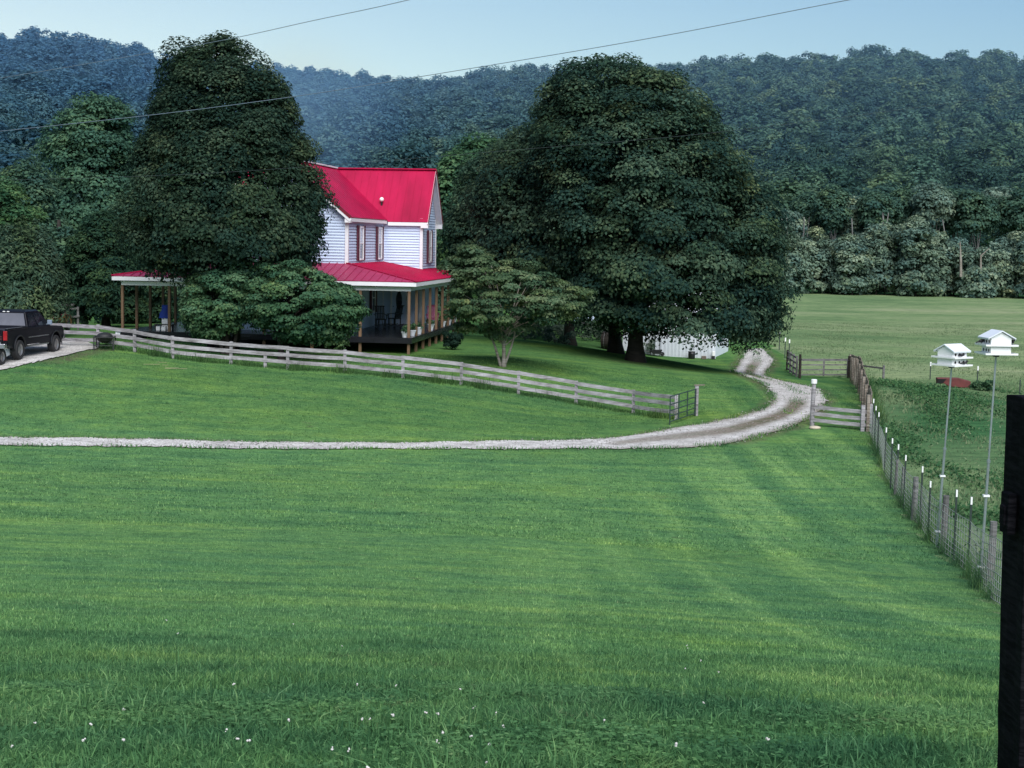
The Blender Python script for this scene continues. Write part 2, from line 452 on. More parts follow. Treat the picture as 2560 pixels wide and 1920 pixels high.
# ------------------------------------------------------------------ mesh helpers
class MB:
    def __init__(s):
        s.v = []; s.f = []

    def add(s, vs, fs):
        o = len(s.v)
        s.v += [tuple(p) for p in vs]
        s.f += [tuple(i + o for i in f) for f in fs]

    def box(s, c, size, mat=None):
        hx, hy, hz = size[0] / 2, size[1] / 2, size[2] / 2
        vs = [Vector((x, y, z)) for x in (-hx, hx) for y in (-hy, hy) for z in (-hz, hz)]
        if mat is not None:
            vs = [mat @ p for p in vs]
        vs = [p + Vector(c) for p in vs]
        s.add(vs, [(0, 1, 3, 2), (4, 6, 7, 5), (0, 4, 5, 1), (2, 3, 7, 6), (0, 2, 6, 4), (1, 5, 7, 3)])

    def bar(s, a, b, w, h, up=(0, 0, 1)):
        a = Vector(a); b = Vector(b)
        d = (b - a).normalized(); up = Vector(up)
        sd = d.cross(up)
        if sd.length < 1e-4:
            sd = d.cross(Vector((0, 1, 0)))
        sd.normalize(); u2 = sd.cross(d)
        vs = []
        for p in (a, b):
            for i, j in ((-1, -1), (1, -1), (1, 1), (-1, 1)):
                vs.append(p + sd * (i * w / 2) + u2 * (j * h / 2))
        s.add(vs, [(0, 1, 2, 3), (7, 6, 5, 4), (0, 4, 5, 1), (1, 5, 6, 2), (2, 6, 7, 3), (3, 7, 4, 0)])

    def tube(s, pts, rad, n=8, cap=True):
        pts = [Vector(p) for p in pts]
        if not hasattr(rad, '__len__'):
            rad = [rad] * len(pts)
        o = len(s.v)
        ref = None
        for i, p in enumerate(pts):
            d = (pts[min(i + 1, len(pts) - 1)] - pts[max(i - 1, 0)]).normalized()
            if ref is None:
                ref = d.orthogonal().normalized()
            ref = (ref - d * ref.dot(d))
            ref = ref.normalized() if ref.length > 1e-5 else d.orthogonal().normalized()
            b = d.cross(ref)
            for k in range(n):
                a = 2 * math.pi * k / n
                s.v.append(tuple(p + (ref * math.cos(a) + b * math.sin(a)) * rad[i]))
        for i in range(len(pts) - 1):
            for k in range(n):
                k2 = (k + 1) % n
                s.f.append((o + i * n + k, o + i * n + k2, o + (i + 1) * n + k2, o + (i + 1) * n + k))
        if cap:
            s.f.append(tuple(o + k for k in range(n))[::-1])
            s.f.append(tuple(o + (len(pts) - 1) * n + k for k in range(n)))

    def lathe(s, prof, c=(0, 0, 0), n=16):
        o = len(s.v)
        for r_, z in prof:
            for k in range(n):
                a = 2 * math.pi * k / n
                s.v.append((c[0] + r_ * math.cos(a), c[1] + r_ * math.sin(a), c[2] + z))
        for i in range(len(prof) - 1):
            for k in range(n):
                k2 = (k + 1) % n
                s.f.append((o + i * n + k, o + i * n + k2, o + (i + 1) * n + k2, o + (i + 1) * n + k))
        s.f.append(tuple(o + k for k in range(n))[::-1])
        s.f.append(tuple(o + (len(prof) - 1) * n + k for k in range(n)))

    def prism(s, poly, axis, a, b):
        """polygon in the plane across axis ('x': (y,z); 'y': (x,z); 'z': (x,y)), swept from a to b"""
        def mk(p, t):
            return {'x': (t, p[0], p[1]), 'y': (p[0], t, p[1]), 'z': (p[0], p[1], t)}[axis]
        n = len(poly)
        vs = [mk(p, a) for p in poly] + [mk(p, b) for p in poly]
        fs = [tuple(range(n))[::-1], tuple(range(n, 2 * n))]
        fs += [(i, (i + 1) % n, n + (i + 1) % n, n + i) for i in range(n)]
        s.add(vs, fs)

    def ball(s, c, r_, n=8, k=6):
        rx, ry, rz = r_ if hasattr(r_, '__len__') else (r_, r_, r_)
        o = len(s.v)
        for i in range(k + 1):
            th = math.pi * (i / k) * .998 + .001
            for j in range(n):
                a = 2 * math.pi * j / n
                s.v.append((c[0] + rx * math.sin(th) * math.cos(a), c[1] + ry * math.sin(th) * math.sin(a), c[2] + rz * math.cos(th)))
        for i in range(k):
            for j in range(n):
                j2 = (j + 1) % n
                s.f.append((o + i * n + j, o + (i + 1) * n + j, o + (i + 1) * n + j2, o + i * n + j2))

    def build(s, name, mat, parent=None, smooth=False, bevel=0):
        me = bpy.data.meshes.new(name)
        me.from_pydata(s.v, [], s.f)
        me.validate()
        import bmesh
        bm = bmesh.new(); bm.from_mesh(me)
        bmesh.ops.recalc_face_normals(bm, faces=bm.faces)
        bm.to_mesh(me); bm.free()
        if smooth:
            me.shade_smooth()
        return link(name, me, mat, parent, bevel)


def link(name, me, mat, parent=None, bevel=0):
    me.materials.append(mat)
    o = bpy.data.objects.new(name, me)
    COL.objects.link(o)
    if parent is not None:
        o.parent = parent
    if bevel:
        b = o.modifiers.new('bevel', 'BEVEL'); b.width = bevel; b.segments = 2; b.limit_method = 'ANGLE'
    return o


def quadmesh(name, V, n_per, mat, parent=None, attrs=None, smooth=False):
    """numpy vertices laid out as faces of n_per corners each"""
    V = np.asarray(V, np.float32).reshape(-1, 3)
    nf = len(V) // n_per
    me = bpy.data.meshes.new(name)
    me.vertices.add(len(V)); me.vertices.foreach_set('co', V.ravel())
    me.loops.add(len(V)); me.loops.foreach_set('vertex_index', np.arange(len(V), dtype=np.int32))
    me.polygons.add(nf); me.polygons.foreach_set('loop_start', np.arange(0, len(V), n_per, dtype=np.int32))
    for k, a in (attrs or {}).items():
        at_ = me.attributes.new(k, 'FLOAT', 'FACE')
        at_.data.foreach_set('value', np.asarray(a, np.float32))
    me.update(calc_edges=True)
    return link(name, me, mat, parent)


def tag(o, label=None, cat=None, group=None, kind=None):
    if label: o['label'] = label
    if cat: o['category'] = cat
    if group: o['group'] = group
    if kind: o['kind'] = kind
    return o


def empty(name, loc, rz=0.0, label=None, cat=None, group=None):
    o = bpy.data.objects.new(name, None)
    COL.objects.link(o)
    o.location = tuple(float(k) for k in loc); o.rotation_euler = (0, 0, rz)
    o.empty_display_size = .2
    return tag(o, label, cat, group)


def copy_tree(o, parent=None):
    c = o.copy(); COL.objects.link(c)
    if parent is not None:
        c.parent = parent
    for ch in list(o.children):
        copy_tree(ch, c)
    return c


# ------------------------------------------------------------------ ground sheets
def spaced(a, b, fine, c, d, grow):
    mid = list(np.arange(a, b + 1e-6, fine))
    left = []; s_ = fine; x = a
    while x > c:
        s_ *= grow; x -= s_; left.append(x)
    right = []; s_ = fine; x = b
    while x < d:
        s_ *= grow; x += s_; right.append(x)
    return np.array(left[::-1] + mid + right)


xs = spaced(-30, 36, .5, -620, 620, 1.10)
ys = spaced(1.5, 112, .5, -60, 1150, 1.05)
GX, GY = np.meshgrid(xs, ys)
GZ = H(GX, GY)
# small lumps so that the lawn is not a perfect surface
GZ += (np.sin(GX * 1.3 + np.sin(GY * .7) * 2) * np.sin(GY * 1.1 + np.cos(GX * .6) * 2)) * .018 * np.clip((GY - 3) / 4, 0, 1)

# line that parts the lawn from the pasture (the wire fence, the plank fence, the corral)
FENCE_PX = [(2448, 1470), (2420, 1435), (2384, 1404), (2340, 1368), (2320, 1348), (2300, 1318), (2259, 1272), (2241, 1238), (2211, 1189), (2200, 1150), (2180, 1103)]
wire_pts = [ground(u, v) for u, v in FENCE_PX]
d0 = wire_pts[0] - wire_pts[1]; d0 = d0 / np.linalg.norm(d0)
wire_ext = wire_pts[0] + d0 * 3.2
wire_ext2 = wire_pts[0] + d0 * 7.5
corral = ground(2128, 945)
stub_l = ground(2030, 1063); stub_r = ground(2174, 1078)
gate_l = ground(1990, 942)
bx = [(wire_ext2[1] - 12, wire_ext2[0] + 6), (wire_ext2[1], wire_ext2[0])] + [(p[1], p[0]) for p in wire_pts] + [(stub_r[1], stub_r[0]), (corral[1], corral[0]), (corral[1] + 1.2, gate_l[0] + .6)]
for u, v in [(1950, 880), (1925, 862), (1900, 840)]:
    p = ground(u, v); bx.append((p[1], p[0]))
bx += [(150, bx[-1][1] - 1), (240, bx[-1][1] - 4)]
bx.sort()
BY = np.array([p[0] for p in bx]); BXX = np.array([p[1] for p in bx])


def is_pasture(x, y):
    return x > np.interp(y, BY, BXX, left=BXX[0] + 200)


# driveway edges (photo pixels, cast on to the terrain)
UP = [(-1150, 1070), (-260, 1086), (0, 1094), (289, 1099), (521, 1104), (723, 1107), (1042, 1109), (1280, 1103), (1511, 1098), (1685, 1072), (1801, 1052), (1860, 1038), (1905, 1024), (1929, 1008), (1932, 994), (1925, 976), (1900, 955), (1866, 943), (1833, 930), (1842, 917), (1855, 897), (1862, 882), (1866, 874)]
LO = [(-1150, 1094), (-260, 1110), (0, 1114), (289, 1117), (579, 1122), (868, 1124), (1080, 1124), (1280, 1124), (1500, 1124), (1685, 1122), (1801, 1113), (1888, 1095), (1974, 1069), (2026, 1044), (2062, 1012), (2057, 985), (2025, 967), (1973, 957), (1922, 944), (1914, 932), (1932, 907), (1919, 884), (1905, 872)]
up3 = np.array([ground(*p) for p in UP]); lo3 = np.array([ground(*p) for p in LO])


def resample(P, n):
    seg = np.r_[0, np.cumsum(np.linalg.norm(np.diff(P, axis=0), axis=1))]
    t = np.linspace(0, 1, len(P))
    tt = np.linspace(0, 1, n)
    # smooth (Catmull-like) by cubic interpolation of each coordinate over index
    from_idx = np.interp(tt, t, np.arange(len(P)))
    i = np.clip(from_idx.astype(int), 0, len(P) - 2); f = from_idx - i
    p0 = P[np.clip(i - 1, 0, None)]; p1 = P[i]; p2 = P[i + 1]; p3 = P[np.clip(i + 2, None, len(P) - 1)]
    f = f[:, None]
    return .5 * ((2 * p1) + (-p0 + p2) * f + (2 * p0 - 5 * p1 + 4 * p2 - p3) * f ** 2 + (-p0 + 3 * p1 - 3 * p2 + p3) * f ** 3)


ND = 520
uu = resample(up3, ND); ll = resample(lo3, ND)
drive_mid = (uu + ll) / 2
NW = 22
rng = np.random.default_rng(3)
jit = np.convolve(rng.normal(0, 1, ND + 8), np.ones(2) / 2, 'same')[:ND] * .09
jit2 = np.convolve(rng.normal(0, 1, ND + 8), np.ones(2) / 2, 'same')[:ND] * .09
W_ = np.linalg.norm((uu - ll)[:, :2], axis=1)
DV = np.zeros((ND, NW + 1, 3)); TR = np.zeros((ND, NW + 1))
for j in range(NW + 1):
    t = j / NW
    a = t + (jit / W_) * (1 - t) * (1 if j == 0 else .6) + (jit2 / W_) * t * (1 if j == NW else .6)
    p = ll + (uu - ll) * a[:, None]
    DV[:, j] = p
    TR[:, j] = np.clip(1.25 - abs(abs(t - .5) - .30) / .17, 0, 1)
narrow = np.clip((W_ - 2.4) / .8, 0, 1)
TR = np.where(narrow[:, None] > 0, TR * narrow[:, None] + .85 * (1 - narrow[:, None]), .85)
bl_ = np.clip((262 - np.arange(ND)) / 86, 0, 1)[:, None]
TR = TR * (1 - bl_) + np.clip(TR + .45, 0, 1) * bl_
DV[:, :, 2] = H(DV[:, :, 0], DV[:, :, 1]) + .035
DV[:, :, 2] += (np.sin(DV[:, :, 0] * 1.3 + np.sin(DV[:, :, 1] * .7) * 2) * np.sin(DV[:, :, 1] * 1.1 + np.cos(DV[:, :, 0] * .6) * 2)) * .018
me = bpy.data.meshes.new('gravel_drive')
idx = np.arange(ND * (NW + 1)).reshape(ND, NW + 1)
fc = np.stack([idx[:-1, :-1], idx[:-1, 1:], idx[1:, 1:], idx[1:, :-1]], -1).reshape(-1, 4)
me.from_pydata(DV.reshape(-1, 3).tolist(), [], fc.tolist())
at_ = me.attributes.new('track', 'FLOAT', 'POINT'); at_.data.foreach_set('value', TR.ravel().astype(np.float32))
tag(link('gravel_drive', me, M['gravel']), 'pale gravel drive curving across the lawn to the barn', 'drive', kind='structure')

# gravel where the cars stand
padpx_lo = [(-700, 1000), (-260, 968), (-100, 945), (0, 928), (60, 913), (110, 902), (150, 894), (200, 880), (246, 871)]
padpx_up = [(-700, 880), (-260, 872), (-100, 866), (0, 861), (60, 858), (110, 855), (160, 852), (205, 853), (240, 866)]
pl = resample(np.array([ground(*p) for p in padpx_lo]), 80); pu = resample(np.array([ground(*p) for p in padpx_up]), 80)
PV = []; PT = []
jj = rng.normal(0, .12, 80)
for i in range(80):
    for j in range(15):
        t = j / 14
        p = pl[i] + (pu[i] - pl[i]) * t
        p = p + np.array([0, jj[i] * (1 - t), 0])
        PV.append((p[0], p[1], h1(p[0], p[1]) + .045 + .018 * math.sin(p[0] * 1.3 + math.sin(p[1] * .7) * 2) * math.sin(p[1] * 1.1 + math.cos(p[0] * .6) * 2)))
        PT.append(1.0 - .5 * (i / 80.0) ** 4)
me = bpy.data.meshes.new('gravel_parking')
idx = np.arange(80 * 15).reshape(80, 15)
fc = np.stack([idx[:-1, :-1], idx[:-1, 1:], idx[1:, 1:], idx[1:, :-1]], -1).reshape(-1, 4)
me.from_pydata(PV, [], fc.tolist())
at_ = me.attributes.new('track', 'FLOAT', 'POINT'); at_.data.foreach_set('value', np.array(PT, np.float32))
tag(link('gravel_parking', me, M['gravel']), 'pale gravel parking place under the truck', 'parking place', kind='structure')

# bare ground attribute: near the drive
flat = np.c_[GX.ravel(), GY.ravel()]
bare = np.zeros(len(flat))
near = (abs(flat[:, 0]) < 40) & (flat[:, 1] > 45) & (flat[:, 1] < 115)
edge = np.r_[uu[::3], ll[243::3]]
q = flat[near]
dmin = np.full(len(q), 99.0)
for e in edge:
    dmin = np.minimum(dmin, np.hypot(q[:, 0] - e[0], q[:, 1] - e[1]))
bare[near] = np.clip(1.15 - dmin / .9, 0, 1)
pb = pl[-26:]
dmin = np.full(len(q), 99.0)
for e in pb:
    dmin = np.minimum(dmin, np.hypot(q[:, 0] - e[0], q[:, 1] - e[1]))
bare[near] = np.maximum(bare[near], np.clip(1.3 - dmin / 1.4, 0, 1))
for (u, v) in [(1640, 918), (1590, 905), (1560, 905)]:
    c = ground(u, v)
    bare = np.maximum(bare, np.clip(.75 - np.hypot((flat[:, 0] - c[0]) * .7, flat[:, 1] - c[1]) / 3.0, 0, 1))
# lush weeds in the near half of the pasture
past = is_pasture(flat[:, 0], flat[:, 1])
lushv = np.clip(1.2 - np.maximum(0, flat[:, 1] - 74) / 14, 0, 1) * np.clip(.62 + .5 * np.sin(flat[:, 0] * .5 + 1.3 * np.sin(flat[:, 1] * .17)) * np.sin(flat[:, 1] * .23), 0, 1)
attr_bare = np.where(past, lushv, bare).astype(np.float32)
ny, nx = GX.shape
idx = np.arange(ny * nx).reshape(ny, nx)
fc = np.stack([idx[:-1, :-1], idx[:-1, 1:], idx[1:, 1:], idx[1:, :-1]], -1).reshape(-1, 4)
cx_ = flat[fc].mean(1)
hillm = cx_[:, 1] > 242
pastm = is_pasture(cx_[:, 0], cx_[:, 1]) & ~hillm
allv = np.c_[flat, GZ.ravel()]
for nm, mk, mat, lab, cat in (('lawn', ~hillm & ~pastm, M['lawn'], 'mown green lawn sloping down from the viewer', 'lawn'),
                              ('pasture', pastm, M['pasture'], 'rough green pasture beyond the wire fence', 'pasture'),
                              ('hills', hillm, M['pasture'], 'wooded hills behind the farm', 'hill')):
    f_ = fc[mk]
    used, inv = np.unique(f_, return_inverse=True)
    me = bpy.data.meshes.new(nm)
    me.from_pydata(allv[used].tolist(), [], inv.reshape(-1, 4).tolist())
    a_ = me.attributes.new('bare', 'FLOAT', 'POINT'); a_.data.foreach_set('value', attr_bare[used] if nm != 'hills' else np.ones(len(used), np.float32))
    me.shade_smooth()
    tag(link(nm, me, mat), lab, cat, kind='structure')


def leaf_quads(C, Nn, L, aspect, rng):
    n = len(C)
    Nn = Nn + rng.normal(0, .45, (n, 3))
    Nn /= np.linalg.norm(Nn, axis=1)[:, None] + 1e-9
    t = rng.normal(0, 1, (n, 3))
    t -= Nn * (t * Nn).sum(1)[:, None]
    t /= np.linalg.norm(t, axis=1)[:, None] + 1e-9
    b = np.cross(Nn, t)
    L = L[:, None]
    return np.stack([C - t * L * .5, C + b * L * .5 / aspect + Nn * L * .12, C + t * L * .5 - Nn * L * .08, C - b * L * .5 / aspect + Nn * L * .12], 1)


# ------------------------------------------------------------------ grass
def blades(name, x, y, ln, wd, mat, lean=.5, v=None, segs=2, base=0.0):
    n = len(x)
    z = H(x, y) + (np.sin(x * 1.3 + np.sin(y * .7) * 2) * np.sin(y * 1.1 + np.cos(x * .6) * 2)) * .018 * np.clip((y - 3) / 4, 0, 1) - .004 + base
    a = RNG.uniform(0, 2 * math.pi, n); b = RNG.uniform(0, 2 * math.pi, n)
    le = np.abs(RNG.normal(0, lean, n))
    sx, sy = np.cos(a) * wd / 2, np.sin(a) * wd / 2
    lx, ly = np.cos(b) * le * ln, np.sin(b) * le * ln
    hz = ln / np.sqrt(1 + le ** 2)
    P = np.stack([x, y, z], 1)
    if v is None:
        v = RNG.uniform(0, 1, n)
    if segs == 1:
        V = np.stack([P - np.stack([sx, sy, 0 * sx], 1), P + np.stack([sx, sy, 0 * sx], 1), P + np.stack([lx, ly, hz], 1)], 1)
        return quadmesh(name, V, 3, mat, attrs={'v': v})
    mid = P + np.stack([lx * .3, ly * .3, hz * .62], 1)
    tip = P + np.stack([lx, ly, hz], 1)
    s3 = np.stack([sx, sy, 0 * sx], 1)
    # two quads per blade: foot to middle, middle to (narrow) tip
    A = np.stack([P - s3, P + s3, mid + s3 * .75, mid - s3 * .75], 1)
    B = np.stack([mid - s3 * .75, mid + s3 * .75, tip + s3 * .12, tip - s3 * .12], 1)
    V = np.concatenate([A, B], 1)
    return quadmesh(name, V, 4, mat, attrs={'v': np.repeat(v, 2)})


def scatter(n, y0, y1, power, margin=.02):
    """points in the field of view with density falling as distance ** -power"""
    t = RNG.uniform(0, 1, n)
    e = 2 - power
    if abs(e) < 1e-6:
        y = y0 * (y1 / y0) ** t
    else:
        y = (y0 ** e + (y1 ** e - y0 ** e) * t) ** (1 / e)
    x = (RNG.uniform(-1, 1, n)) * ((.3325 + margin) * y * 1.04 + 1.6)
    return x, y


def keep_lawn(x, y):
    k = ~is_pasture(x, y)
    return x[k], y[k]


def off_drive(x, y):
    k = np.ones(len(x), bool)
    sel = np.where(y > 44)[0]
    if len(sel):
        ii = np.full(len(sel), 1e9)
        inside = np.zeros(len(sel), bool)
        for i in range(0, ND, 2):
            c = drive_mid[i]
            d = np.hypot(x[sel] - c[0], y[sel] - c[1])
            inside |= d < W_[i] * .5 + .02
        k[sel[inside]] = False
    return x[k], y[k]


x, y = scatter(520000, 4.0, 13, 1.35, .06)
x, y = keep_lawn(x, y)
# clumping: shift lengths by a patch function
patch = .5 + .5 * np.sin(x * 2.3 + np.sin(y * 1.7) * 2) * np.sin(y * 2.9 + np.sin(x * 1.9))
kk_ = RNG.uniform(0, 1, len(x)) < .35 + .9 * (.5 + .5 * np.sin(x * 1.6 + 2 * np.sin(y * .9 + 1)) * np.sin(y * 1.9 + np.sin(x * 2.7))) ; x, y, patch = x[kk_], y[kk_], patch[kk_]
ln = RNG.gamma(4, 1, len(x)) / 4 * (.021 + .026 * patch ** 2) * np.clip(1.35 - y / 30, .8, 1.3)
g = blades('grass', x, y, ln, RNG.uniform(.004, .0095, len(x)), M['fggrass'], 1.15)
tag(g, 'short green grass blades in the foreground of the lawn', 'grass', kind='stuff')
x, y = scatter(300000, 9.5, 34, 1.2)
x, y = keep_lawn(x, y)
g = blades('grass', x, y, RNG.uniform(.022, .05, len(x)), RNG.uniform(.007, .014, len(x)), M['grass'], .8, segs=1)
tag(g, 'short green grass blades on the middle of the lawn', 'grass', kind='stuff')
x, y = scatter(170000, 32, 74, .9)
x, y = keep_lawn(x, y)
x, y = off_drive(x, y)
g = blades('grass', x, y, RNG.uniform(.04, .075, len(x)), RNG.uniform(.018, .034, len(x)), M['grass'], .8, segs=1)
tag(g, 'short green grass blades around the gravel drive', 'grass', kind='stuff')
# broad clover leaves and blossoms right in front
x = RNG.uniform(-2.6, 2.2, 9000); y = RNG.uniform(4.6, 8.0, 9000)
k = (np.sin(x * 2.1 + 1) * np.sin(y * 2.6) + RNG.normal(0, .35, len(x))) > .15
x, y = x[k], y[k]
n = len(x)
z = H(x, y) + RNG.uniform(.015, .045, n)
c3 = np.stack([x, y, z], 1)
quads = []
for kk in range(3):
    a = RNG.uniform(0, .4, n) + kk * 2.094
    r_ = RNG.uniform(.007, .012, n)
    dx = np.stack([np.cos(a), np.sin(a), RNG.uniform(-.2, .2, n)], 1); dy = np.stack([-np.sin(a), np.cos(a), RNG.uniform(-.2, .2, n)], 1)
    cc = c3 + dx * r_[:, None]
    quads.append(np.stack([cc - dx * r_[:, None], cc + dy * r_[:, None] * .9, cc + dx * r_[:, None], cc - dy * r_[:, None] * .9], 1))
V = np.concatenate(quads)
tag(quadmesh('clover_leaves', V, 4, M['fggrass'], attrs={'v': RNG.uniform(.3, .97, len(V))}), 'low clover leaves among the foreground grass', 'clover', kind='stuff')
mb = MB()
for k in range(48):
    xx = random.gauss(-.9, 1.0); yy = random.uniform(4.7, 6.6) if random.random() < .75 else random.uniform(6.6, 15)
    if yy > 7:
        xx = random.uniform(-.3, .18) * yy
    zz = h1(xx, yy) + random.uniform(.035, .06)
    for q_ in range(3):
        r_ = random.uniform(.0025, .0062)
        mb.ball((xx + random.uniform(-.005, .005), yy, zz + random.uniform(-.005, .005)), (r_, r_, r_ * random.uniform(.6, 1.1)), 5, 3)
tag(mb.build('clover_blossoms', M['clover'], smooth=True), 'white clover blossoms dotted over the foreground grass', 'clover', kind='stuff')

# rough pasture growth
x = RNG.uniform(6, 60, 230000); y = 34 + 130 * RNG.uniform(0, 1, 230000) ** 1.35
k = is_pasture(x, y) & (abs(x / y) < .36)
x, y = x[k], y[k]
den = np.sin(x * .55 + 1.3 * np.sin(y * .21)) * np.sin(y * .33 + np.sin(x * .4)) + RNG.normal(0, .45, len(x))
k = (den > .0) | (RNG.uniform(0, 1, len(x)) < .25)
x, y, den = x[k], y[k], den[k]
sz = np.clip(.07 + .11 * np.clip(den, 0, 1.2), .05, .24) * RNG.uniform(.6, 1.3, len(x)) * np.clip(1.15 - (y - 60) / 120, .5, 1.1)
g = blades('pasture_grass', x, y, sz, RNG.uniform(.03, .09, len(x)), M['pweed'], .9, v=RNG.uniform(.4, .96, len(x)), segs=1)
tag(g, 'rough knee high growth across the near pasture', 'pasture grass', kind='stuff')

# leafy weeds in the near pasture
x = RNG.uniform(6, 34, 150000); y = 33 + 52 * RNG.uniform(0, 1, 150000) ** 1.15
k = is_pasture(x, y) & (abs(x / y) < .36)
x, y = x[k], y[k]
hgt_ = np.sin(x * .8 + 1.7 * np.sin(y * .16)) * np.sin(y * .30 + 1.2 * np.sin(x * .5)) + .5 * np.sin(x * 2.1 + y * .7) * np.sin(y * .9) + RNG.normal(0, .22, len(x))
k = hgt_ > .05
x, y, hgt_ = x[k], y[k], hgt_[k]
z = H(x, y) + RNG.uniform(.02, 1, len(x)) * np.clip(hgt_, 0, .9) * .42
nn_ = np.stack([RNG.normal(0, .5, len(x)), RNG.normal(-.3, .5, len(x)), np.ones(len(x))], 1)
V = leaf_quads(np.stack([x, y, z], 1), nn_, RNG.uniform(.06, .15, len(x)), 1.3, RNG)
tag(quadmesh('pasture_weeds', V.reshape(-1, 3), 4, M['lushweed'], attrs={'v': np.clip(RNG.uniform(0, .7, len(x)) + .3 * np.clip(hgt_, 0, 1), 0, 1), 'hue': RNG.normal(0, .12, len(x))}), 'lush dark leafy weeds in the pasture just beyond the wire fence', 'weeds', kind='stuff')

# loose stones on and beside the drive, grass that creeps in from its edges
mb = MB()
for k in range(2600):
    i_ = random.randrange(ND)
    t = random.choice((random.gauss(0, .04), random.gauss(1, .04), random.uniform(0, 1), random.uniform(0, 1), random.uniform(0, 1)))
    p = ll[i_] + (uu[i_] - ll[i_]) * t
    r_ = random.uniform(.012, .034)
    mb.ball((p[0] + random.gauss(0, .1), p[1] + random.gauss(0, .1), h1(p[0], p[1]) + .045), (r_, r_, r_ * .7), 5, 3)
tag(mb.build('gravel_stones', M['gravelstone'], smooth=False), 'loose pale stones scattered over the gravel drive and its edges', 'stones', kind='stuff')
ii_ = RNG.integers(0, ND, 15000)
tt_ = np.where(RNG.uniform(0, 1, 15000) < .5, RNG.normal(-.01, .05, 15000), RNG.normal(1.01, .05, 15000))
mids = (ii_ > 296) & (RNG.uniform(0, 1, 15000) < .30)
tt_ = np.where(mids, RNG.normal(.5, .10, 15000), tt_)
pp_ = ll[ii_] + (uu[ii_] - ll[ii_]) * tt_[:, None]
kk_ = (np.sin(pp_[:, 0] * 2.3 + pp_[:, 1]) + RNG.normal(0, .6, 15000)) > -.2
pp_ = pp_[kk_]
g = blades('drive_edge_grass', pp_[:, 0], pp_[:, 1], RNG.uniform(.05, .15, len(pp_)), RNG.uniform(.02, .04, len(pp_)), M['grass'], .8, segs=1, base=.03)
tag(g, 'ragged grass creeping over the edges and the middle of the gravel drive', 'grass', kind='stuff')

# dead straw and clippings on the lawn
n = 700
x = RNG.uniform(-9.0, -4.5, n); 
P = np.array([ground(380 + 45 * t + RNG.normal(0, 4), 909 + 9 * t + RNG.normal(0, 2.2)) for t in np.linspace(0, 1.5, 7)])
mb = MB()
for p in P:
    a = random.uniform(-.5, .5); L = random.uniform(.12, .4)
    mb.bar((p[0] - L * math.cos(a), p[1] - L * math.sin(a), p[2] + .03), (p[0] + L * math.cos(a), p[1] + L * math.sin(a), p[2] + .04), .012, .012)
tag(mb.build('straw', M['straw']), 'dry straw lying on the grass below the board fence', 'straw', kind='stuff')


def tall_weeds(name, line, n, spread, hgt, label, wid=(.012, .03), mat='weed', off=0.0):
    L = np.array(line)
    seg = np.r_[0, np.cumsum(np.linalg.norm(np.diff(L[:, :2], axis=0), axis=1))]
    t = RNG.uniform(0, seg[-1], n)
    # bunch them
    t = t + np.sin(t * 3.1) * .35
    x = np.interp(t, seg, L[:, 0]) + RNG.normal(0, spread, n) + off
    y = np.interp(t, seg, L[:, 1]) + RNG.normal(0, spread, n)
    hh = hgt * RNG.gamma(4, .25, n) * (.55 + .45 * np.sin(t * 1.7 + np.sin(t * .6) * 3))
    g = blades(name, x, y, np.abs(hh) + .06, RNG.uniform(*wid, n), M[mat], .35, v=RNG.uniform(.2, 1, n), segs=1)
    return tag(g, label, 'weeds', kind='stuff')


# ------------------------------------------------------------------ leaves and trees
def crown_leaves(clumps, rad, nleaf, lsize, flat, rng, aspect=1.5, droop=0.0, dome=.6):
    """clumps: (k,3) centres, rad: (k,) radii; leaves sit on the outer part of every clump"""
    k = len(clumps)
    w = rad ** 2
    cnt = np.maximum(8, (nleaf * w / w.sum()).astype(int))
    ci = np.repeat(np.arange(k), cnt)
    n = len(ci)
    d = rng.normal(0, 1, (n, 3))
    d[:, 2] = np.where(rng.uniform(0, 1, n) < .72, np.abs(d[:, 2]), d[:, 2])
    d /= np.linalg.norm(d, axis=1)[:, None]
    r_ = rad[ci] * rng.uniform(.45, 1.12, n) ** .55
    off = d * r_[:, None]
    off[:, 2] *= flat
    if droop:
        off[:, 2] -= droop * np.linalg.norm(off[:, :2], axis=1) ** 1.5
    C = clumps[ci] + off
    cc = C - (clumps.mean(0) - np.array([0, 0, .25 * np.ptp(clumps[:, 2])]))
    cc /= np.linalg.norm(cc, axis=1)[:, None] + 1e-6
    nn = d * (1 - .4 * dome) + cc * dome * 1.2 + np.array([0, 0, .45])
    L = lsize * rng.uniform(.6, 1.35, n)
    cv = rng.uniform(0, 1, k)
    v = np.clip(.55 * cv[ci] + .45 * rng.uniform(0, 1, n) ** 1.3, 0, 1)
    crown_leaves.hue = (rng.normal(0, .16, k)[ci] + rng.normal(0, .08, n))
    return leaf_quads(C, nn, L, aspect, rng), v


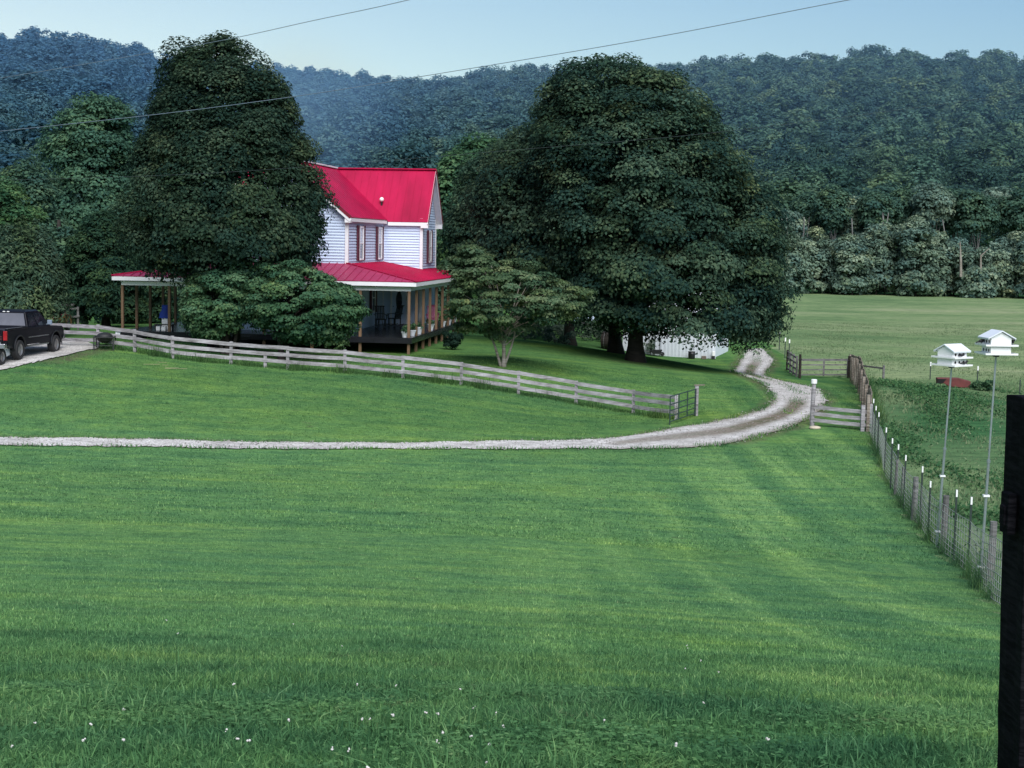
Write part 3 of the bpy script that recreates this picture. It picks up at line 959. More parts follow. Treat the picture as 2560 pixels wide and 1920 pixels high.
def envelope_clumps(prof, Y, base, n, rng, depth=.8, rough=.16, inner=.45, zjit=.25, surf=.55, cr_=1.0, flat=.8):
    """prof: (photo row, centre column, half width) at distance Y -> clump centres relative to base"""
    prof = sorted(prof)
    vv = np.array([p[0] for p in prof], float); cu = np.array([p[1] for p in prof], float); hw = np.array([p[2] for p in prof], float)
    rp = cr_ * F / Y
    hw = np.maximum(hw - .50 * rp, 4)
    vv = vv.copy(); span = vv[-1] - vv[0]
    sh0 = min(.80 * rp * flat, .3 * span); sh1 = min(.45 * rp * flat, .12 * span)
    vv = vv[0] + sh0 + (vv - vv[0]) * (span - sh0 - sh1) / span
    v = rng.uniform(0, 1, n * 6) * (vv[-1] - vv[0]) + vv[0]
    h_ = np.interp(v, vv, hw)
    keep = rng.uniform(0, hw.max(), len(v)) < h_ + hw.max() * .08
    v = v[keep][:n]; h_ = h_[keep][:n]; c_ = np.interp(v, vv, cu)
    ph = rng.uniform(0, 2 * math.pi, len(v))
    q = 1 + rough * (np.sin(3 * ph + v * .03 + rng.uniform(0, 6)) * .6 + np.sin(5 * ph - v * .05 + 1) * .4) 
    rho = np.where(rng.uniform(0, 1, len(v)) < surf, rng.uniform(.80, 1.0, len(v)), np.sqrt(rng.uniform(inner ** 2, 1, len(v))))
    mpp = Y / F
    P = np.array([at(c_[i], v[i], Y) for i in range(len(v))])
    P[:, 0] += np.cos(ph) * rho * q * h_ * mpp
    P[:, 1] += np.sin(ph) * rho * q * h_ * mpp * depth
    P[:, 2] += rng.normal(0, zjit, len(v))
    return P - np.asarray(base)[None]


def limbs(mb, base_r, h_trunk, targets, rng, r_limb=.12, lean=(0, 0), n=9):
    """trunk with flaring foot plus limbs that bend out to the clumps"""
    pts = []; rad = []
    top = h_trunk
    for i in range(9):
        t = i / 8
        pts.append((lean[0] * t + .06 * math.sin(3 * t + base_r * 9), lean[1] * t, -.15 + (top + .15) * t))
        rad.append(base_r * (1 + .55 * math.exp(-t * 14)) * (1 - .55 * t))
    mb.tube(pts, rad, n)
    for tg in targets:
        t0 = rng.uniform(.42, .98)
        a = Vector((lean[0] * t0, lean[1] * t0, -.15 + (top + .15) * t0))
        b = Vector(tg)
        mid = a.lerp(b, .5) + Vector((rng.uniform(-.2, .2), rng.uniform(-.2, .2), .22 * (b - a).length * rng.uniform(.2, .8)))
        r0 = r_limb * rng.uniform(.6, 1.2)
        P_ = []; Q_ = []
        for i in range(6):
            t = i / 5
            P_.append(a * (1 - t) ** 2 + mid * 2 * t * (1 - t) + b * t * t)
            Q_.append(max(.012, r0 * (1 - .85 * t)))
        mb.tube(P_, Q_, 5, cap=False)


def tree(name, label, base, Y, prof, leafm, nclump, nleaf, lsize, crad=(.7, 1.3), trunk=(.25, 5.0), barkm='bark', seed=1, depth=.8, flat=.75,
         rough=.16, nlimb=18, lean=(0, 0), rl=.1, droop=0.0, aspect=1.5, far=0.0, group=None, cat='tree', extra=None, surf=.55, zjit=.25, trunks=None):
    rng = np.random.default_rng(seed)
    root = empty(name, base, 0, label, cat, group)
    C = envelope_clumps(prof, Y, base, nclump, rng, depth, rough, surf=surf, zjit=zjit, cr_=.5 * (crad[0] + crad[1]), flat=flat)
    if extra is not None:
        C = np.concatenate([C, extra])
    rad = rng.uniform(crad[0], crad[1], len(C))
    V, v = crown_leaves(C, rad, nleaf, lsize, flat, rng, aspect, droop)
    mb = MB()
    tg = C[rng.choice(len(C), min(nlimb, len(C)), replace=False)] * np.array([.86, .86, .97])
    limbs(mb, trunk[0], trunk[1], tg, rng, rl, lean)
    for (dx, dy, r_, h_, lx, ly) in (trunks or []):
        pts = [(dx + lx * t + .035 * h_ * math.sin(5 * t + dx * 3) * t, dy + ly * t, -.1 + h_ * t) for t in (0, .15, .3, .45, .6, .8, 1)]
        mb.tube(pts, [r_ * 1.4, r_, r_ * .92, r_ * .82, r_ * .7, r_ * .55, r_ * .3], 7)
    mb.build('trunk', M[barkm], root, smooth=True)
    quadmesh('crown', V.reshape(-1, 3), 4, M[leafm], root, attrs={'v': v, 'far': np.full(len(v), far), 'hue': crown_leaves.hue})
    return root


# --- the tree standing in front of the house
b = ground(556, 905); b = np.array([at(556, 700, 71.5)[0], 71.5, 0]); b[2] = h1(b[0], b[1])
tree('shade_tree', 'tall dense dark green tree standing in front of the white house', b, 71.5,
     [(98, 522, 48), (114, 526, 84), (142, 536, 116), (190, 549, 150), (255, 556, 182), (330, 562, 205), (420, 568, 236), (500, 566, 252), (580, 565, 262), (640, 566, 256), (668, 560, 226), (692, 500, 130)],
     'lefttree', 520, 190000, .155, (.5, 1.0), (.30, 9.5), seed=5, depth=.78, flat=.95, nlimb=34, rl=.10, rough=.04,
     trunks=[(.55, .1, .16, 8.5, .9, .2), (-.5, .1, .15, 8, -.8, 0)])

# --- three maples right of the house
b = ground(1590, 903); Yb = b[1]
tree('maple_tree', 'huge spreading dark green maple right of the house with boughs over the white barn', b, Yb,
     [(152, 1522, 75), (172, 1530, 128), (205, 1545, 172), (255, 1556, 208), (300, 1562, 224), (350, 1568, 240), (430, 1600, 278), (520, 1642, 300), (600, 1662, 318), (680, 1672, 300), (740, 1682, 288), (790, 1696, 280), (828, 1700, 262), (850, 1712, 235)],
     'maple', 640, 270000, .19, (.65, 1.35), (.42, 7.5), seed=8, depth=.80, flat=.72, nlimb=44, rl=.14, rough=.10,
     extra=np.array([at(u, v, Yb + dy) for u, v, dy in [(1860, 835, 0), (1895, 838, 1), (1850, 848, -1), (1878, 850, 0), (1830, 832, 1.5), (1920, 825, 0), (1940, 790, -1), (1800, 815, 2), (1905, 800, 2), (1845, 815, -1)]]) - b)
b2 = ground(1540, 882); Y2 = b2[1]
tree('maple_tree', 'dark green maple with leaning black trunk beside the round bale, behind the largest maple', b2, Y2,
     [(255, 1440, 60), (310, 1420, 135), (400, 1405, 200), (520, 1405, 235), (620, 1415, 238), (710, 1435, 215), (760, 1450, 175), (785, 1450, 140)],
     'maple', 330, 120000, .20, (.8, 1.4), (.36, 7), seed=9, depth=.8, flat=.72, nlimb=24, rl=.12, lean=(-.5, .2), rough=.13)
b3 = ground(1424, 862); Y3 = b3[1]
tree('maple_tree', 'dark green maple with straight trunk, nearest of the maples to the house', b3, Y3,
     [(330, 1300, 35), (375, 1290, 85), (450, 1280, 130), (530, 1280, 160), (620, 1290, 178), (690, 1310, 180), (745, 1340, 160), (780, 1370, 120)],
     'maple', 260, 90000, .22, (.8, 1.4), (.36, 6.5), seed=10, depth=.8, flat=.72, nlimb=22, rl=.12, rough=.13)

# --- dogwoods
bd = ground(566, 905); bd = np.array([at(566, 860, 69.5)[0], 69.5, 0]); bd[2] = h1(bd[0], bd[1])
tree('dogwood_tree', 'low spreading green dogwood hiding the porch steps, left of the pair', bd, 69.5,
     [(640, 590, 14), (662, 590, 50), (690, 572, 85), (730, 556, 100), (780, 550, 96), (822, 535, 70), (850, 520, 40)],
     'dogwood', 150, 30000, .15, (.38, .62), (.15, 1.5), seed=21, depth=.95, flat=.5, nlimb=26, rl=.07, barkm='bark', rough=.1, zjit=.12,
     trunks=[(.15, 0, .11, 1.6, .5, 0), (-.12, .1, .1, 1.6, -.5, 0)])
bd = np.array([at(700, 860, 69.2)[0], 69.2, 0]); bd[2] = h1(bd[0], bd[1])
tree('dogwood_tree', 'wide green dogwood hiding the middle of the porch, right of the pair', bd, 69.2,
     [(648, 690, 30), (672, 715, 90), (700, 730, 125), (735, 748, 155), (775, 758, 162), (810, 762, 140), (838, 770, 100), (858, 812, 42)],
     'dogwood', 250, 50000, .15, (.38, .65), (.17, 1.6), seed=22, depth=.8, flat=.5, nlimb=34, rl=.08, barkm='bark', rough=.1, zjit=.12)
bd = ground(1256, 916)
tree('dogwood_tree', 'open layered dogwood with pale bare trunk at the right end of the porch', bd, bd[1],
     [(612, 1185, 25), (632, 1200, 68), (656, 1225, 108), (690, 1255, 150), (720, 1285, 184), (750, 1290, 194), (780, 1288, 182), (806, 1265, 140), (835, 1200, 70)],
     'dogwoodpale', 200, 36000, .145, (.34, .6), (.105, 2.2), seed=23, depth=.8, flat=.42, nlimb=40, rl=.042, barkm='palebark', rough=.16, zjit=.12,
     trunks=[(.05, 0, .06, 2.4, .75, 0), (-.04, 0, .065, 2.3, -.8, .1)])

# --- trees on the left
def tb(u, Y):
    x = at(u, 700, Y)[0]
    return np.array([x, Y, h1(x, Y)])


tree('broadleaf_tree', 'bright green broadleaf tree rising behind the drooping tree at the left edge', tb(10, 80), 80,
     [(465, 5, 40), (490, 10, 75), (530, 10, 95), (590, 5, 110), (680, 0, 120), (760, 0, 110)], 'fresh', 120, 30000, .2, (.6, 1.0), (.25, 4), seed=31, nlimb=12)
tree('weeping_tree', 'grey green drooping tree behind the black truck', tb(40, 75), 75,
     [(545, 50, 45), (580, 50, 80), (640, 50, 95), (700, 45, 105), (770, 45, 112), (815, 40, 105)], 'willow', 130, 38000, .26, (.55, .9), (.22, 4), seed=32, flat=1.5, aspect=3.2, nlimb=12, droop=.5)
tree('cedar_tree', 'dark green cedar with drooping boughs left of the porch', tb(262, 92), 92,
     [(520, 258, 16), (560, 256, 38), (600, 250, 62), (650, 248, 85), (700, 252, 100), (750, 256, 106), (800, 256, 100)], 'cedar', 190, 46000, .26, (.5, .95), (.22, 6), seed=33, flat=.6, aspect=2.4, droop=.25, nlimb=16)
tree('cedar_tree', 'smaller yellow green cedar behind the left end of the porch roof', tb(330, 100), 100,
     [(560, 345, 30), (620, 350, 70), (680, 350, 90), (740, 350, 95), (800, 350, 95)], 'cedar', 110, 24000, .28, (.6, 1.0), (.2, 5), seed=34, flat=.6, aspect=2.2, droop=.2, nlimb=10)
tree('tall_tree', 'tall pale green rounded tree standing apart at the foot of the wooded hill', tb(235, 150), 150,
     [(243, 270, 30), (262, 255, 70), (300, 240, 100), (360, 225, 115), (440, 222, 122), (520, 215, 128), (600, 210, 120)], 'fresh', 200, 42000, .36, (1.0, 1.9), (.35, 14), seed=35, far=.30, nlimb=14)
for i, (u, Y, top, hw, sd, lab) in enumerate([
        (60, 130, 395, 90, 41, 'dark rounded tree left of the tall pale tree'),
        (150, 118, 560, 80, 42, 'dark tree between the drooping tree and the cedar'),
        (380, 135, 430, 90, 43, 'dark tree half hidden behind the shade tree'),
        (470, 128, 520, 95, 44, 'dark tree seen through the open left porch'),
        (330, 120, 640, 80, 47, 'low dark tree behind the porch posts'),
        (1150, 118, 385, 70, 45, 'light green tree just right of the red roof'),
        (1215, 125, 335, 85, 46, 'green tree behind the maple nearest the house'),
        (1080, 140, 560, 90, 48, 'dark tree behind the gable end of the house')]):
    tree('woodland_tree', lab, tb(u, Y), Y, [(top, u, hw * .25), (top + 25, u, hw * .65), (top + 70, u, hw * .95), (top + 140, u, hw), (top + 220, u, hw * .95), (top + 300, u, hw * .7)],
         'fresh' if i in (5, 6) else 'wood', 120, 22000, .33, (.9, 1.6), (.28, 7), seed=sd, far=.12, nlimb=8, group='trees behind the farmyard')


# --- forest on the hills: nobody can count it
def proto(seed, nleaf, ls, kind=0):
    """one woodland crown about 11 m wide and 14 m high, built of a few rounded heads"""
    rng = np.random.default_rng(seed)
    k = 34
    z = rng.uniform(0, 1, k) ** .8
    if kind == 0:
        pr = np.sqrt(np.clip(1 - (z * 1.0) ** 2.6, 0, 1)) * .95 + .05
    else:
        pr = np.clip(1.0 - z, .05, 1) ** .7 * .75
    th = rng.uniform(0, 2 * math.pi, k)
    rr = pr * rng.uniform(.55, .92, k)
    rr = rr * (1 + .22 * np.sin(2 * th + seed) + .12 * np.sin(3 * th + 2 * seed))
    C = np.stack([np.cos(th) * rr * 4.6, np.sin(th) * rr * 4.6, 4.5 + z * 8.0], 1)
    rad = rng.uniform(1.0, 2.3, k)
    V, v = crown_leaves(C, rad, nleaf, ls, .8, rng, 1.3, dome=1.0)
    return V, v * .8 + .2 * np.clip((V[:, 0, 2] - 6) / 8, 0, 1)  # crown tops coloured lighter, as if lit from above


PR_FAR = [proto(100 + i, 560, 1.0, i % 5 == 3) for i in range(8)]
PR_MID = [proto(150 + i, 1100, .70, i % 5 == 3) for i in range(6)]
PR_NEAR = [proto(200 + i, 2400, .50, 0) for i in range(5)]
FV = []; FA = []; FF = []; FH_ = []; FB_ = []
trunkmb = MB()
sp_ = 9.3
rng = np.random.default_rng(77)
gx, gy = np.meshgrid(np.arange(-330, 330, sp_), np.arange(128, 850, sp_))
gx = gx.ravel() + rng.uniform(-3.6, 3.6, gx.size); gy = gy.ravel() + rng.uniform(-3.6, 3.6, gy.size)
gu = 1280 + F * gx / gy
Y0, Yc, E = hill_params(gu)
start = np.interp(gu, [-300, 1300, 1560, 1900, 2700], [165, 150, 200, 256, 260])
k = (gu > -330) & (gu < 2890) & (gy > start) & (gy < Yc + 14)
gx, gy, gu = gx[k], gy[k], gu[k]
gz = H(gx, gy)
for i in range(len(gx)):
    nearp = gy[i] < 235
    V, v = PR_NEAR[rng.integers(0, 5)] if nearp else (PR_MID[rng.integers(0, 6)] if gy[i] < 380 else PR_FAR[rng.integers(0, 8)])
    a = rng.uniform(0, 2 * math.pi); c, s = math.cos(a), math.sin(a)
    sx = rng.uniform(.75, 1.5); sz = rng.uniform(.68, 1.15) * (1.0 if gy[i] > 280 else .85)
    if gu[i] > 1900 and gy[i] < 275: sz *= .8
    W = np.empty_like(V)
    W[..., 0] = (V[..., 0] * c - V[..., 1] * s) * sx + gx[i]
    W[..., 1] = (V[..., 0] * s + V[..., 1] * c) * sx + gy[i]
    W[..., 2] = V[..., 2] * sz + gz[i] - .3
    FV.append(W)
    tv = np.clip(rng.normal(.0, .30), -.5, .55)
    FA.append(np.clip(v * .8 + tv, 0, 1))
    FH_.append(np.full(len(v), np.clip(rng.normal(0, .2), -.5, .5)))
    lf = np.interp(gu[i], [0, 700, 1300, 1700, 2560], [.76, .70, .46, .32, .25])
    fr = np.interp(gy[i], [150, 260, 450, 700], [.25, .45, .8, 1.0]) * lf * 1.15 + rng.uniform(-.05, .05)  # painted haze grows with distance and towards the left
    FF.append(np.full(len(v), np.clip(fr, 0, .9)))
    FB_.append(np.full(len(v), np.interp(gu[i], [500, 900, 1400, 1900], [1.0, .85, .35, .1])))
FV = np.concatenate([w.reshape(-1, 3) for w in FV]); FA = np.concatenate(FA); FF = np.concatenate(FF); FH_ = np.concatenate(FH_); FB_ = np.concatenate(FB_)
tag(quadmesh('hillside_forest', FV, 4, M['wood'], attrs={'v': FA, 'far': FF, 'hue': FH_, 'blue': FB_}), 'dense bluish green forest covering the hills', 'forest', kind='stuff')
del FV, FA, FF

# --- hedgerow and trees along the far side of the pasture, each its own
rng = np.random.default_rng(5)
hedge = [(1975, 590, 48), (2032, 578, 52), (2085, 600, 44), (2130, 588, 48), (2190, 566, 50), (2235, 556, 56), (2290, 548, 54), (2335, 572, 48), (2385, 590, 46), (2440, 612, 46), (2490, 600, 50), (2545, 580, 58), (2600, 572, 60)]
hl = ['first shrub right of the big maple along the pasture edge', 'rounded shrub below the bare grey trunks', 'low shrub between two rounded shrubs left of mid hedge', 'grey green shrub left of the tallest hedge shrub',
      'pale topped shrub left of the hedge summit', 'pale green shrub forming the hedge summit', 'tallest pale shrub left of the twin pale trunks', 'shrub under the twin pale trunks', 'dark shrub right of the twin pale trunks',
      'low dark shrub beside the white snag', 'green shrub between the snag and the right edge', 'broad pale shrub at the right edge of the pasture hedge', 'broad shrub cut by the right edge of the picture']
for i, (u, top, hw) in enumerate(hedge):
    Y = 236 + (i % 3) * 3
    bb = tb(u, Y)
    bot = 737 + (u - 2000) * .022
    tree('hedgerow_shrub', hl[i], bb, Y, [(top, u, hw * .3), (top + 15, u, hw * .75), (top + 45, u, hw), (top + 90, u, hw * 1.05), (bot - 4, u, hw * 1.0)],
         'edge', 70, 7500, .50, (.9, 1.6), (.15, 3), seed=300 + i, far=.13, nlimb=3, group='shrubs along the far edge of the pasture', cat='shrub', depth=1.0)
tall = [(1965, 520, 45), (2030, 478, 52), (2082, 470, 42), (2140, 490, 48), (2200, 478, 50), (2262, 468, 46), (2330, 462, 50), (2378, 474, 62), (2440, 470, 52), (2500, 462, 55), (2556, 470, 55)]
tl = ['tree with crowded grey stems right of the big maple', 'pale yellow green tree above the first hedge shrubs', 'slender tree beside the pale yellow green tree', 'dark tree left of the forked bare tree', 'tree with forked bare grey limbs',
      'tree right of the forked bare tree', 'flat topped tree left of the twin pale trunks', 'umbrella shaped tree on twin pale trunks', 'dark tree right of the umbrella shaped tree', 'broad tree above the right hedge shrubs', 'tree cut by the right edge above the hedge']
for i, (u, top, hw) in enumerate(tall):
    Y = 252 + (i % 2) * 5
    bb = tb(u, Y)
    tw = []
    if i in (0, 1, 2, 4, 6, 7):
        for kk in range({0: 4, 1: 3, 2: 1, 4: 3, 6: 1, 7: 2}[i]):
            tw.append((rng.uniform(-2.2, 2.2) if i != 7 else (-.2 + 1.6 * kk), -1.5, .20, 12 if i != 4 else 13, rng.uniform(-1.0, 1.0), -1.2))
    tree('hedgerow_tree', tl[i], bb, Y, [(top, u, hw * .35), (top + 14, u, hw * .8), (top + 42, u, hw), (top + 75, u, hw * .9), (top + 110, u, hw * (.3 if tw else .9))],
         'wood' if i % 3 else 'edge', 70, 7500, .52, (1.0, 1.7), (.22, 9), barkm='hedgebark', seed=330 + i, far=.22, nlimb=6, group='trees above the pasture hedge', trunks=tw)
for (u0, v0, u1, v1, w, lab) in [(2402, 652, 2400, 604, .22, 'white broken snag standing upright in the hedge'), (2452, 640, 2474, 620, .16, 'white broken limb slanting out of the hedge')]:
    p0 = at(u0, v0 + 40, 233); p1 = at(u1, v1, 233); pm = at(u0, v0, 233)
    mb = MB(); mb.tube([p0 - p0, pm - p0, p1 - p0], [w, w * .8, w * .25], 6)
    o = mb.build('dead_snag', M['palebark'], None); o.location = tuple(p0); tag(o, lab, 'dead tree', 'white snags in the hedge')

# ------------------------------------------------------------------ house
HP = at(1022, 846, 75)
DECK = EYE - 4.80
HROT = math.atan((1745 - 1280) / F)
house = empty('farmhouse', (HP[0], HP[1], DECK), -HROT, 'white two storey farmhouse with red metal roof and wraparound porch', 'house')
cH, sH = math.cos(HROT), math.sin(HROT)


def hw_(X, Yb, Z=0.0):
    return np.array([HP[0] + X * cH + Yb * sH, HP[1] - X * sH + Yb * cH, DECK + Z])


def hg(X, Yb):      # ground height at a house point, in house coordinates
    p = hw_(X, Yb)
    return h1(p[0], p[1]) - DECK


XA, XL, XC = -3.84, -10.28, -7.06
YF, YM, YR = 3.1, 12.1, 16.5
XR, XLL = -1.64, -12.48
RZ = 8.78; EH = 3.49


def siding(mb, p0, p1, z0, z1, out, top=None, lap=.15):
    """lapped boards from p0 to p1 (plan points), z0..z1; top(t)->height limit along the wall for gables"""
    p0 = Vector((*p0, 0)); p1 = Vector((*p1, 0)); out = Vector((*out, 0)).normalized()
    L = (p1 - p0).length; d = (p1 - p0) / L
    z = z0
    while z < z1 - 1e-4:
        zt = min(z + lap, z1)
        a, b = 0.0, L
        if top:
            lo_, hi_ = top(z + .02)
            lo2, hi2 = top(zt)
        else:
            lo_, hi_, lo2, hi2 = 0, L, 0, L
        if hi_ - lo_ > .02:
            q = [p0 + d * lo_, p0 + d * hi_, p0 + d * max(hi2, lo2 + .01), p0 + d * lo2]
            vs = [q[0] + out * .058 + Vector((0, 0, z)), q[1] + out * .058 + Vector((0, 0, z)), q[2] + Vector((0, 0, zt)), q[3] + Vector((0, 0, zt)),
                  q[0] + Vector((0, 0, z)), q[1] + Vector((0, 0, z))]
            mb.add(vs, [(0, 1, 2, 3), (4, 5, 1, 0)])
        z = zt


wm = MB()
ztop = RZ - .84 * 3.22
gab = lambda z: (0, 6.44) if z <= ztop else (3.22 - (RZ - .06 - z) / .84 if z < RZ - .06 else 3.22, 3.22 + max(0, RZ - .06 - z) / .84)
siding(wm, (XL, YF), (XA, YF), 0, RZ - .1, (0, -1), gab)
siding(wm, (XA, YF), (XA, YM), 0, ztop - .15, (1, 0))
siding(wm, (XL, YM), (XL, YF), 0, ztop - .15, (-1, 0))
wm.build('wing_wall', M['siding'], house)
wm = MB()
mz = RZ - 1.237 * 2.2
gab2 = lambda z: (0, 4.4) if z <= mz else (2.2 - max(0, RZ - .06 - z) / 1.237, 2.2 + max(0, RZ - .06 - z) / 1.237)
siding(wm, (XA, YM), (XR, YM), 0, mz - .17, (0, -1))
siding(wm, (XLL, YM), (XL, YM), 0, mz - .17, (0, -1))
siding(wm, (XR, YM), (XR, YR), 0, RZ - .1, (1, 0), gab2)
siding(wm, (XLL, YR), (XLL, YM), 0, RZ - .1, (-1, 0), gab2)
siding(wm, (XR, YR), (XLL, YR), 0, mz - .17, (0, 1))
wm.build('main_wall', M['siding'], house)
for X, Y, z1 in ((XA, YF, ztop - .1), (XL, YF, ztop - .1), (XR, YM, mz - .1), (XR, YR, mz - .1), (XLL, YM, mz - .1), (XA - .02, YM - .02, mz - .2)):
    cb = MB(); cb.box((X, Y, z1 / 2), (.17, .17, z1))
    cb.build('corner_board', M['trim'], house)


def roofplane(mb, P, ribdir, th=.05, rib=.62, ribh=.022):
    """slab polygon P (list of 3-D points) with raised seams running along ribdir (index pairs of P: eave edge a-b, ridge edge d-c)"""
    P = [Vector(p) for p in P]
    n = (P[1] - P[0]).cross(P[2] - P[0]).normalized()
    if n.z < 0: n = -n
    k = len(P)
    vs = P + [p - n * th for p in P]
    mb.add(vs, [tuple(range(k)), tuple(range(2 * k - 1, k - 1, -1))] + [(i, (i + 1) % k, k + (i + 1) % k, k + i) for i in range(k)])
    a, b, c, d = ribdir
    A, B, Cc, D = P[a], P[b], P[c], P[d]
    L = (B - A).length
    e = (B - A) / L
    g = n.cross(e)                      # up the slope
    if g.z < 0: g = -g
    pts2 = [((q - A).dot(e), (q - A).dot(g)) for q in P]
    s_ = min(x for x, y in pts2) + rib * .5
    smax = max(x for x, y in pts2)
    while s_ < smax:
        p = A + e * s_
        hits = []
        for i in range(k):
            (x0, y0), (x1, y1) = pts2[i], pts2[(i + 1) % k]
            if (x0 - s_) * (x1 - s_) < 0:
                hits.append(y0 + (y1 - y0) * (s_ - x0) / (x1 - x0))
        if len(hits) >= 2 and max(hits) - min(hits) > .15:
            mb.bar(p + g * (min(hits) + .01) + n * (ribh * .5 - .003), p + g * (max(hits) - .02) + n * (ribh * .5 - .003), .03, ribh, n)
        s_ += rib


rf = MB()
yv = RZ - .84 * EH        # wing eave height
YFo = YF - .38
ov = EH
# wing roof
for sg in (1, -1):
    roofplane(rf, [(XC + sg * ov, YFo, RZ - .84 * ov), (XC + sg * ov, 14.3 - .679 * ov, RZ - .84 * ov), (XC, 14.3, RZ), (XC, YFo, RZ)], (0, 1, 2, 3))
ye = 14.3 - 2.45; ze = RZ - 1.237 * 2.45
roofplane(rf, [(XC + ov + .06, ye, ze), (XR + .42, ye, ze), (XR + .42, 14.3, RZ), (XC, 14.3, RZ)], (0, 1, 2, 3), rib=.45)
roofplane(rf, [(XLL - .42, ye, ze), (XC - ov - .06, ye, ze), (XC, 14.3, RZ), (XLL - .42, 14.3, RZ)], (0, 1, 2, 3), rib=.45)
roofplane(rf, [(XLL - .42, 14.3 + 2.45, ze), (XR + .42, 14.3 + 2.45, ze), (XR + .42, 14.3, RZ), (XLL - .42, 14.3, RZ)], (0, 1, 2, 3), rib=.45)
roof = rf.build('roof', M['roof'], house)
rc = MB()
rc.bar((XC - .25, 14.3, RZ + .03), (XR + .42, 14.3, RZ + .03), .30, .07); rc.bar((XLL - .42, 14.3, RZ + .03), (XC - .25, 14.3, RZ + .03), .30, .07)
rc.build('ridge_cap', M['roof'], roof)
rc = MB(); rc.bar((XC, YFo, RZ + .035), (XC, 14.0, RZ + .035), .26, .08)
rc.build('ridge_cap', M['trim'], roof)
# rake boards, fascia
fb = MB()
for sg in (1, -1):
    fb.bar((XC + sg * ov, YFo - .012, RZ - .84 * ov - .17), (XC, YFo - .012, RZ - .17), .025, .17, (0, 0, 1))
    fb.bar((XC + sg * (ov - .01), YFo + .05, RZ - .84 * ov - .14), (XC + sg * (ov - .01), 11.86, RZ - .84 * ov - .14), .03, .17)
    for X in (XR + .40, XLL - .40):
        fb.bar((X, 14.3 + sg * 2.45, ze - .16), (X, 14.3, RZ - .16), .025, .22, (0, 0, 1))
fb.bar((XC + ov + .05, ye + .02, ze - .12), (XR + .40, ye + .02, ze - .12), .03, .19)
fb.bar((XLL - .40, ye + .02, ze - .12), (XC - ov - .05, ye + .02, ze - .12), .03, .19)
# boxed eave returns at the gable end
fb.box((XR + .2, 14.3 + 2.32, ze - .2), (.42, .26, .26)); fb.box((XR + .2, ye + .13, ze - .2), (.42, .26, .26))
fb.box((XC + ov - .16, YFo + .2, yv - .18), (.3, .4, .2))
fb.build('fascia', M['trim'], house)
for sg in (1, -1):
    ed = MB(); ed.bar((XC + sg * (ov + .01), YFo - .02, RZ - .84 * ov - .02), (XC, YFo - .02, RZ - .02), .05, .15, (0, 0, 1))
    ed.build('roof_edge', M['roofedge'], house)
    ed = MB(); ed.bar((XR + .43, 14.3 + sg * 2.45, ze - .015), (XR + .43, 14.3, RZ - .015), .04, .10, (0, 0, 1))
    ed.build('roof_edge', M['roofedge'], house)
sf = MB()        # soffits
for sg in (1, -1):
    a = Vector((XC + sg * ov, YFo, RZ - .84 * ov - .10)); b_ = Vector((XC, YFo, RZ - .10))
    sf.add([a, b_, b_ + Vector((0, .4, 0)), a + Vector((0, .4, 0))], [(0, 1, 2, 3)])
    a = Vector((XR + .4, 14.3 + sg * 2.45, ze - .10)); b_ = Vector((XR + .4, 14.3, RZ - .10))
    sf.add([a, b_, b_ + Vector((-.4, 0, 0)), a + Vector((-.4, 0, 0))], [(0, 1, 2, 3)])
sf.add([(XC + ov, ye + .03, ze - .2), (XR + .4, ye + .03, ze - .2), (XR + .4, YM, ze - .2), (XC + ov, YM, ze - .2)], [(0, 1, 2, 3)])
sf.add([(XA, YF, yv - .2), (XC + ov - .02, YF - .3, yv - .2), (XC + ov - .02, YM, yv - .2), (XA, YM, yv - .2)], [(0, 1, 2, 3)])
sf.build('soffit', M['trim'], house)
vp = MB()
vz = RZ - 1.237 * (14.3 - 12.62)
vp.tube([(-4.05, 12.62, vz - .05), (-4.05, 12.62, vz + .26)], .055, 10)
vpo = vp.build('vent_pipe', M['black'], house)
vp = MB(); vp.ball((-4.05, 12.60, vz + .30), .13, 10, 8)
vp.build('vent_cap', M['white'], vpo, smooth=True)


def window(c, wdt, z0, z1, face, sh=.40, curtain=True, shutters=True):
    """face: 'x' wall looks along +X, 'y' wall looks along -Y; c = plan centre on the wall"""
    def P(s, o, z):
        return (c[0] + o, c[1] + s, z) if face == 'x' else (c[0] + s, c[1] - o, z)
    def bx(mb, s0, s1, o0, o1, za, zb):
        o0 += .05; o1 += .055
        p = P((s0 + s1) / 2, (o0 + o1) / 2, (za + zb) / 2)
        mb.box(p, (o1 - o0, s1 - s0, zb - za) if face == 'x' else (s1 - s0, o1 - o0, zb - za))
    f = MB(); h = wdt / 2; t = .09
    bx(f, -h, -h + t, .01, .085, z0, z1); bx(f, h - t, h, .01, .085, z0, z1)
    bx(f, -h + t, h - t, .01, .084, z1 - t, z1); bx(f, -h + t, h - t, .01, .10, z0, z0 + t)
    bx(f, -h + t, h - t, .012, .07, (z0 + z1) / 2 - .03, (z0 + z1) / 2 + .03)
    fo = f.build('window', M['trim'], house)
    g = MB(); bx(g, -h + t, h - t, .012, .040, z0 + t, (z0 + z1) / 2 - .03)
    g.build('pane', M['glass'], fo)
    g = MB(); bx(g, -h + t, h - t, .012, .045, (z0 + z1) / 2 + .03, z1 - t)
    g.build('pane', M['curtain'] if curtain else M['glass'], fo)
    if shutters:
        for sg in (-1, 1):
            s_ = MB()
            a0, a1 = sorted((sg * (h + .015), sg * (h + .015 + sh)))
            bx(s_, a0, a0 + .05, .012, .075, z0 - .02, z1 + .04); bx(s_, a1 - .05, a1, .012, .075, z0 - .02, z1 + .04)
            z = z0 + .02
            while z < z1:
                bx(s_, a0 + .05, a1 - .05, .012, .055, z, z + .05); z += .075
            s_.build('shutter', M['shutter'], house)


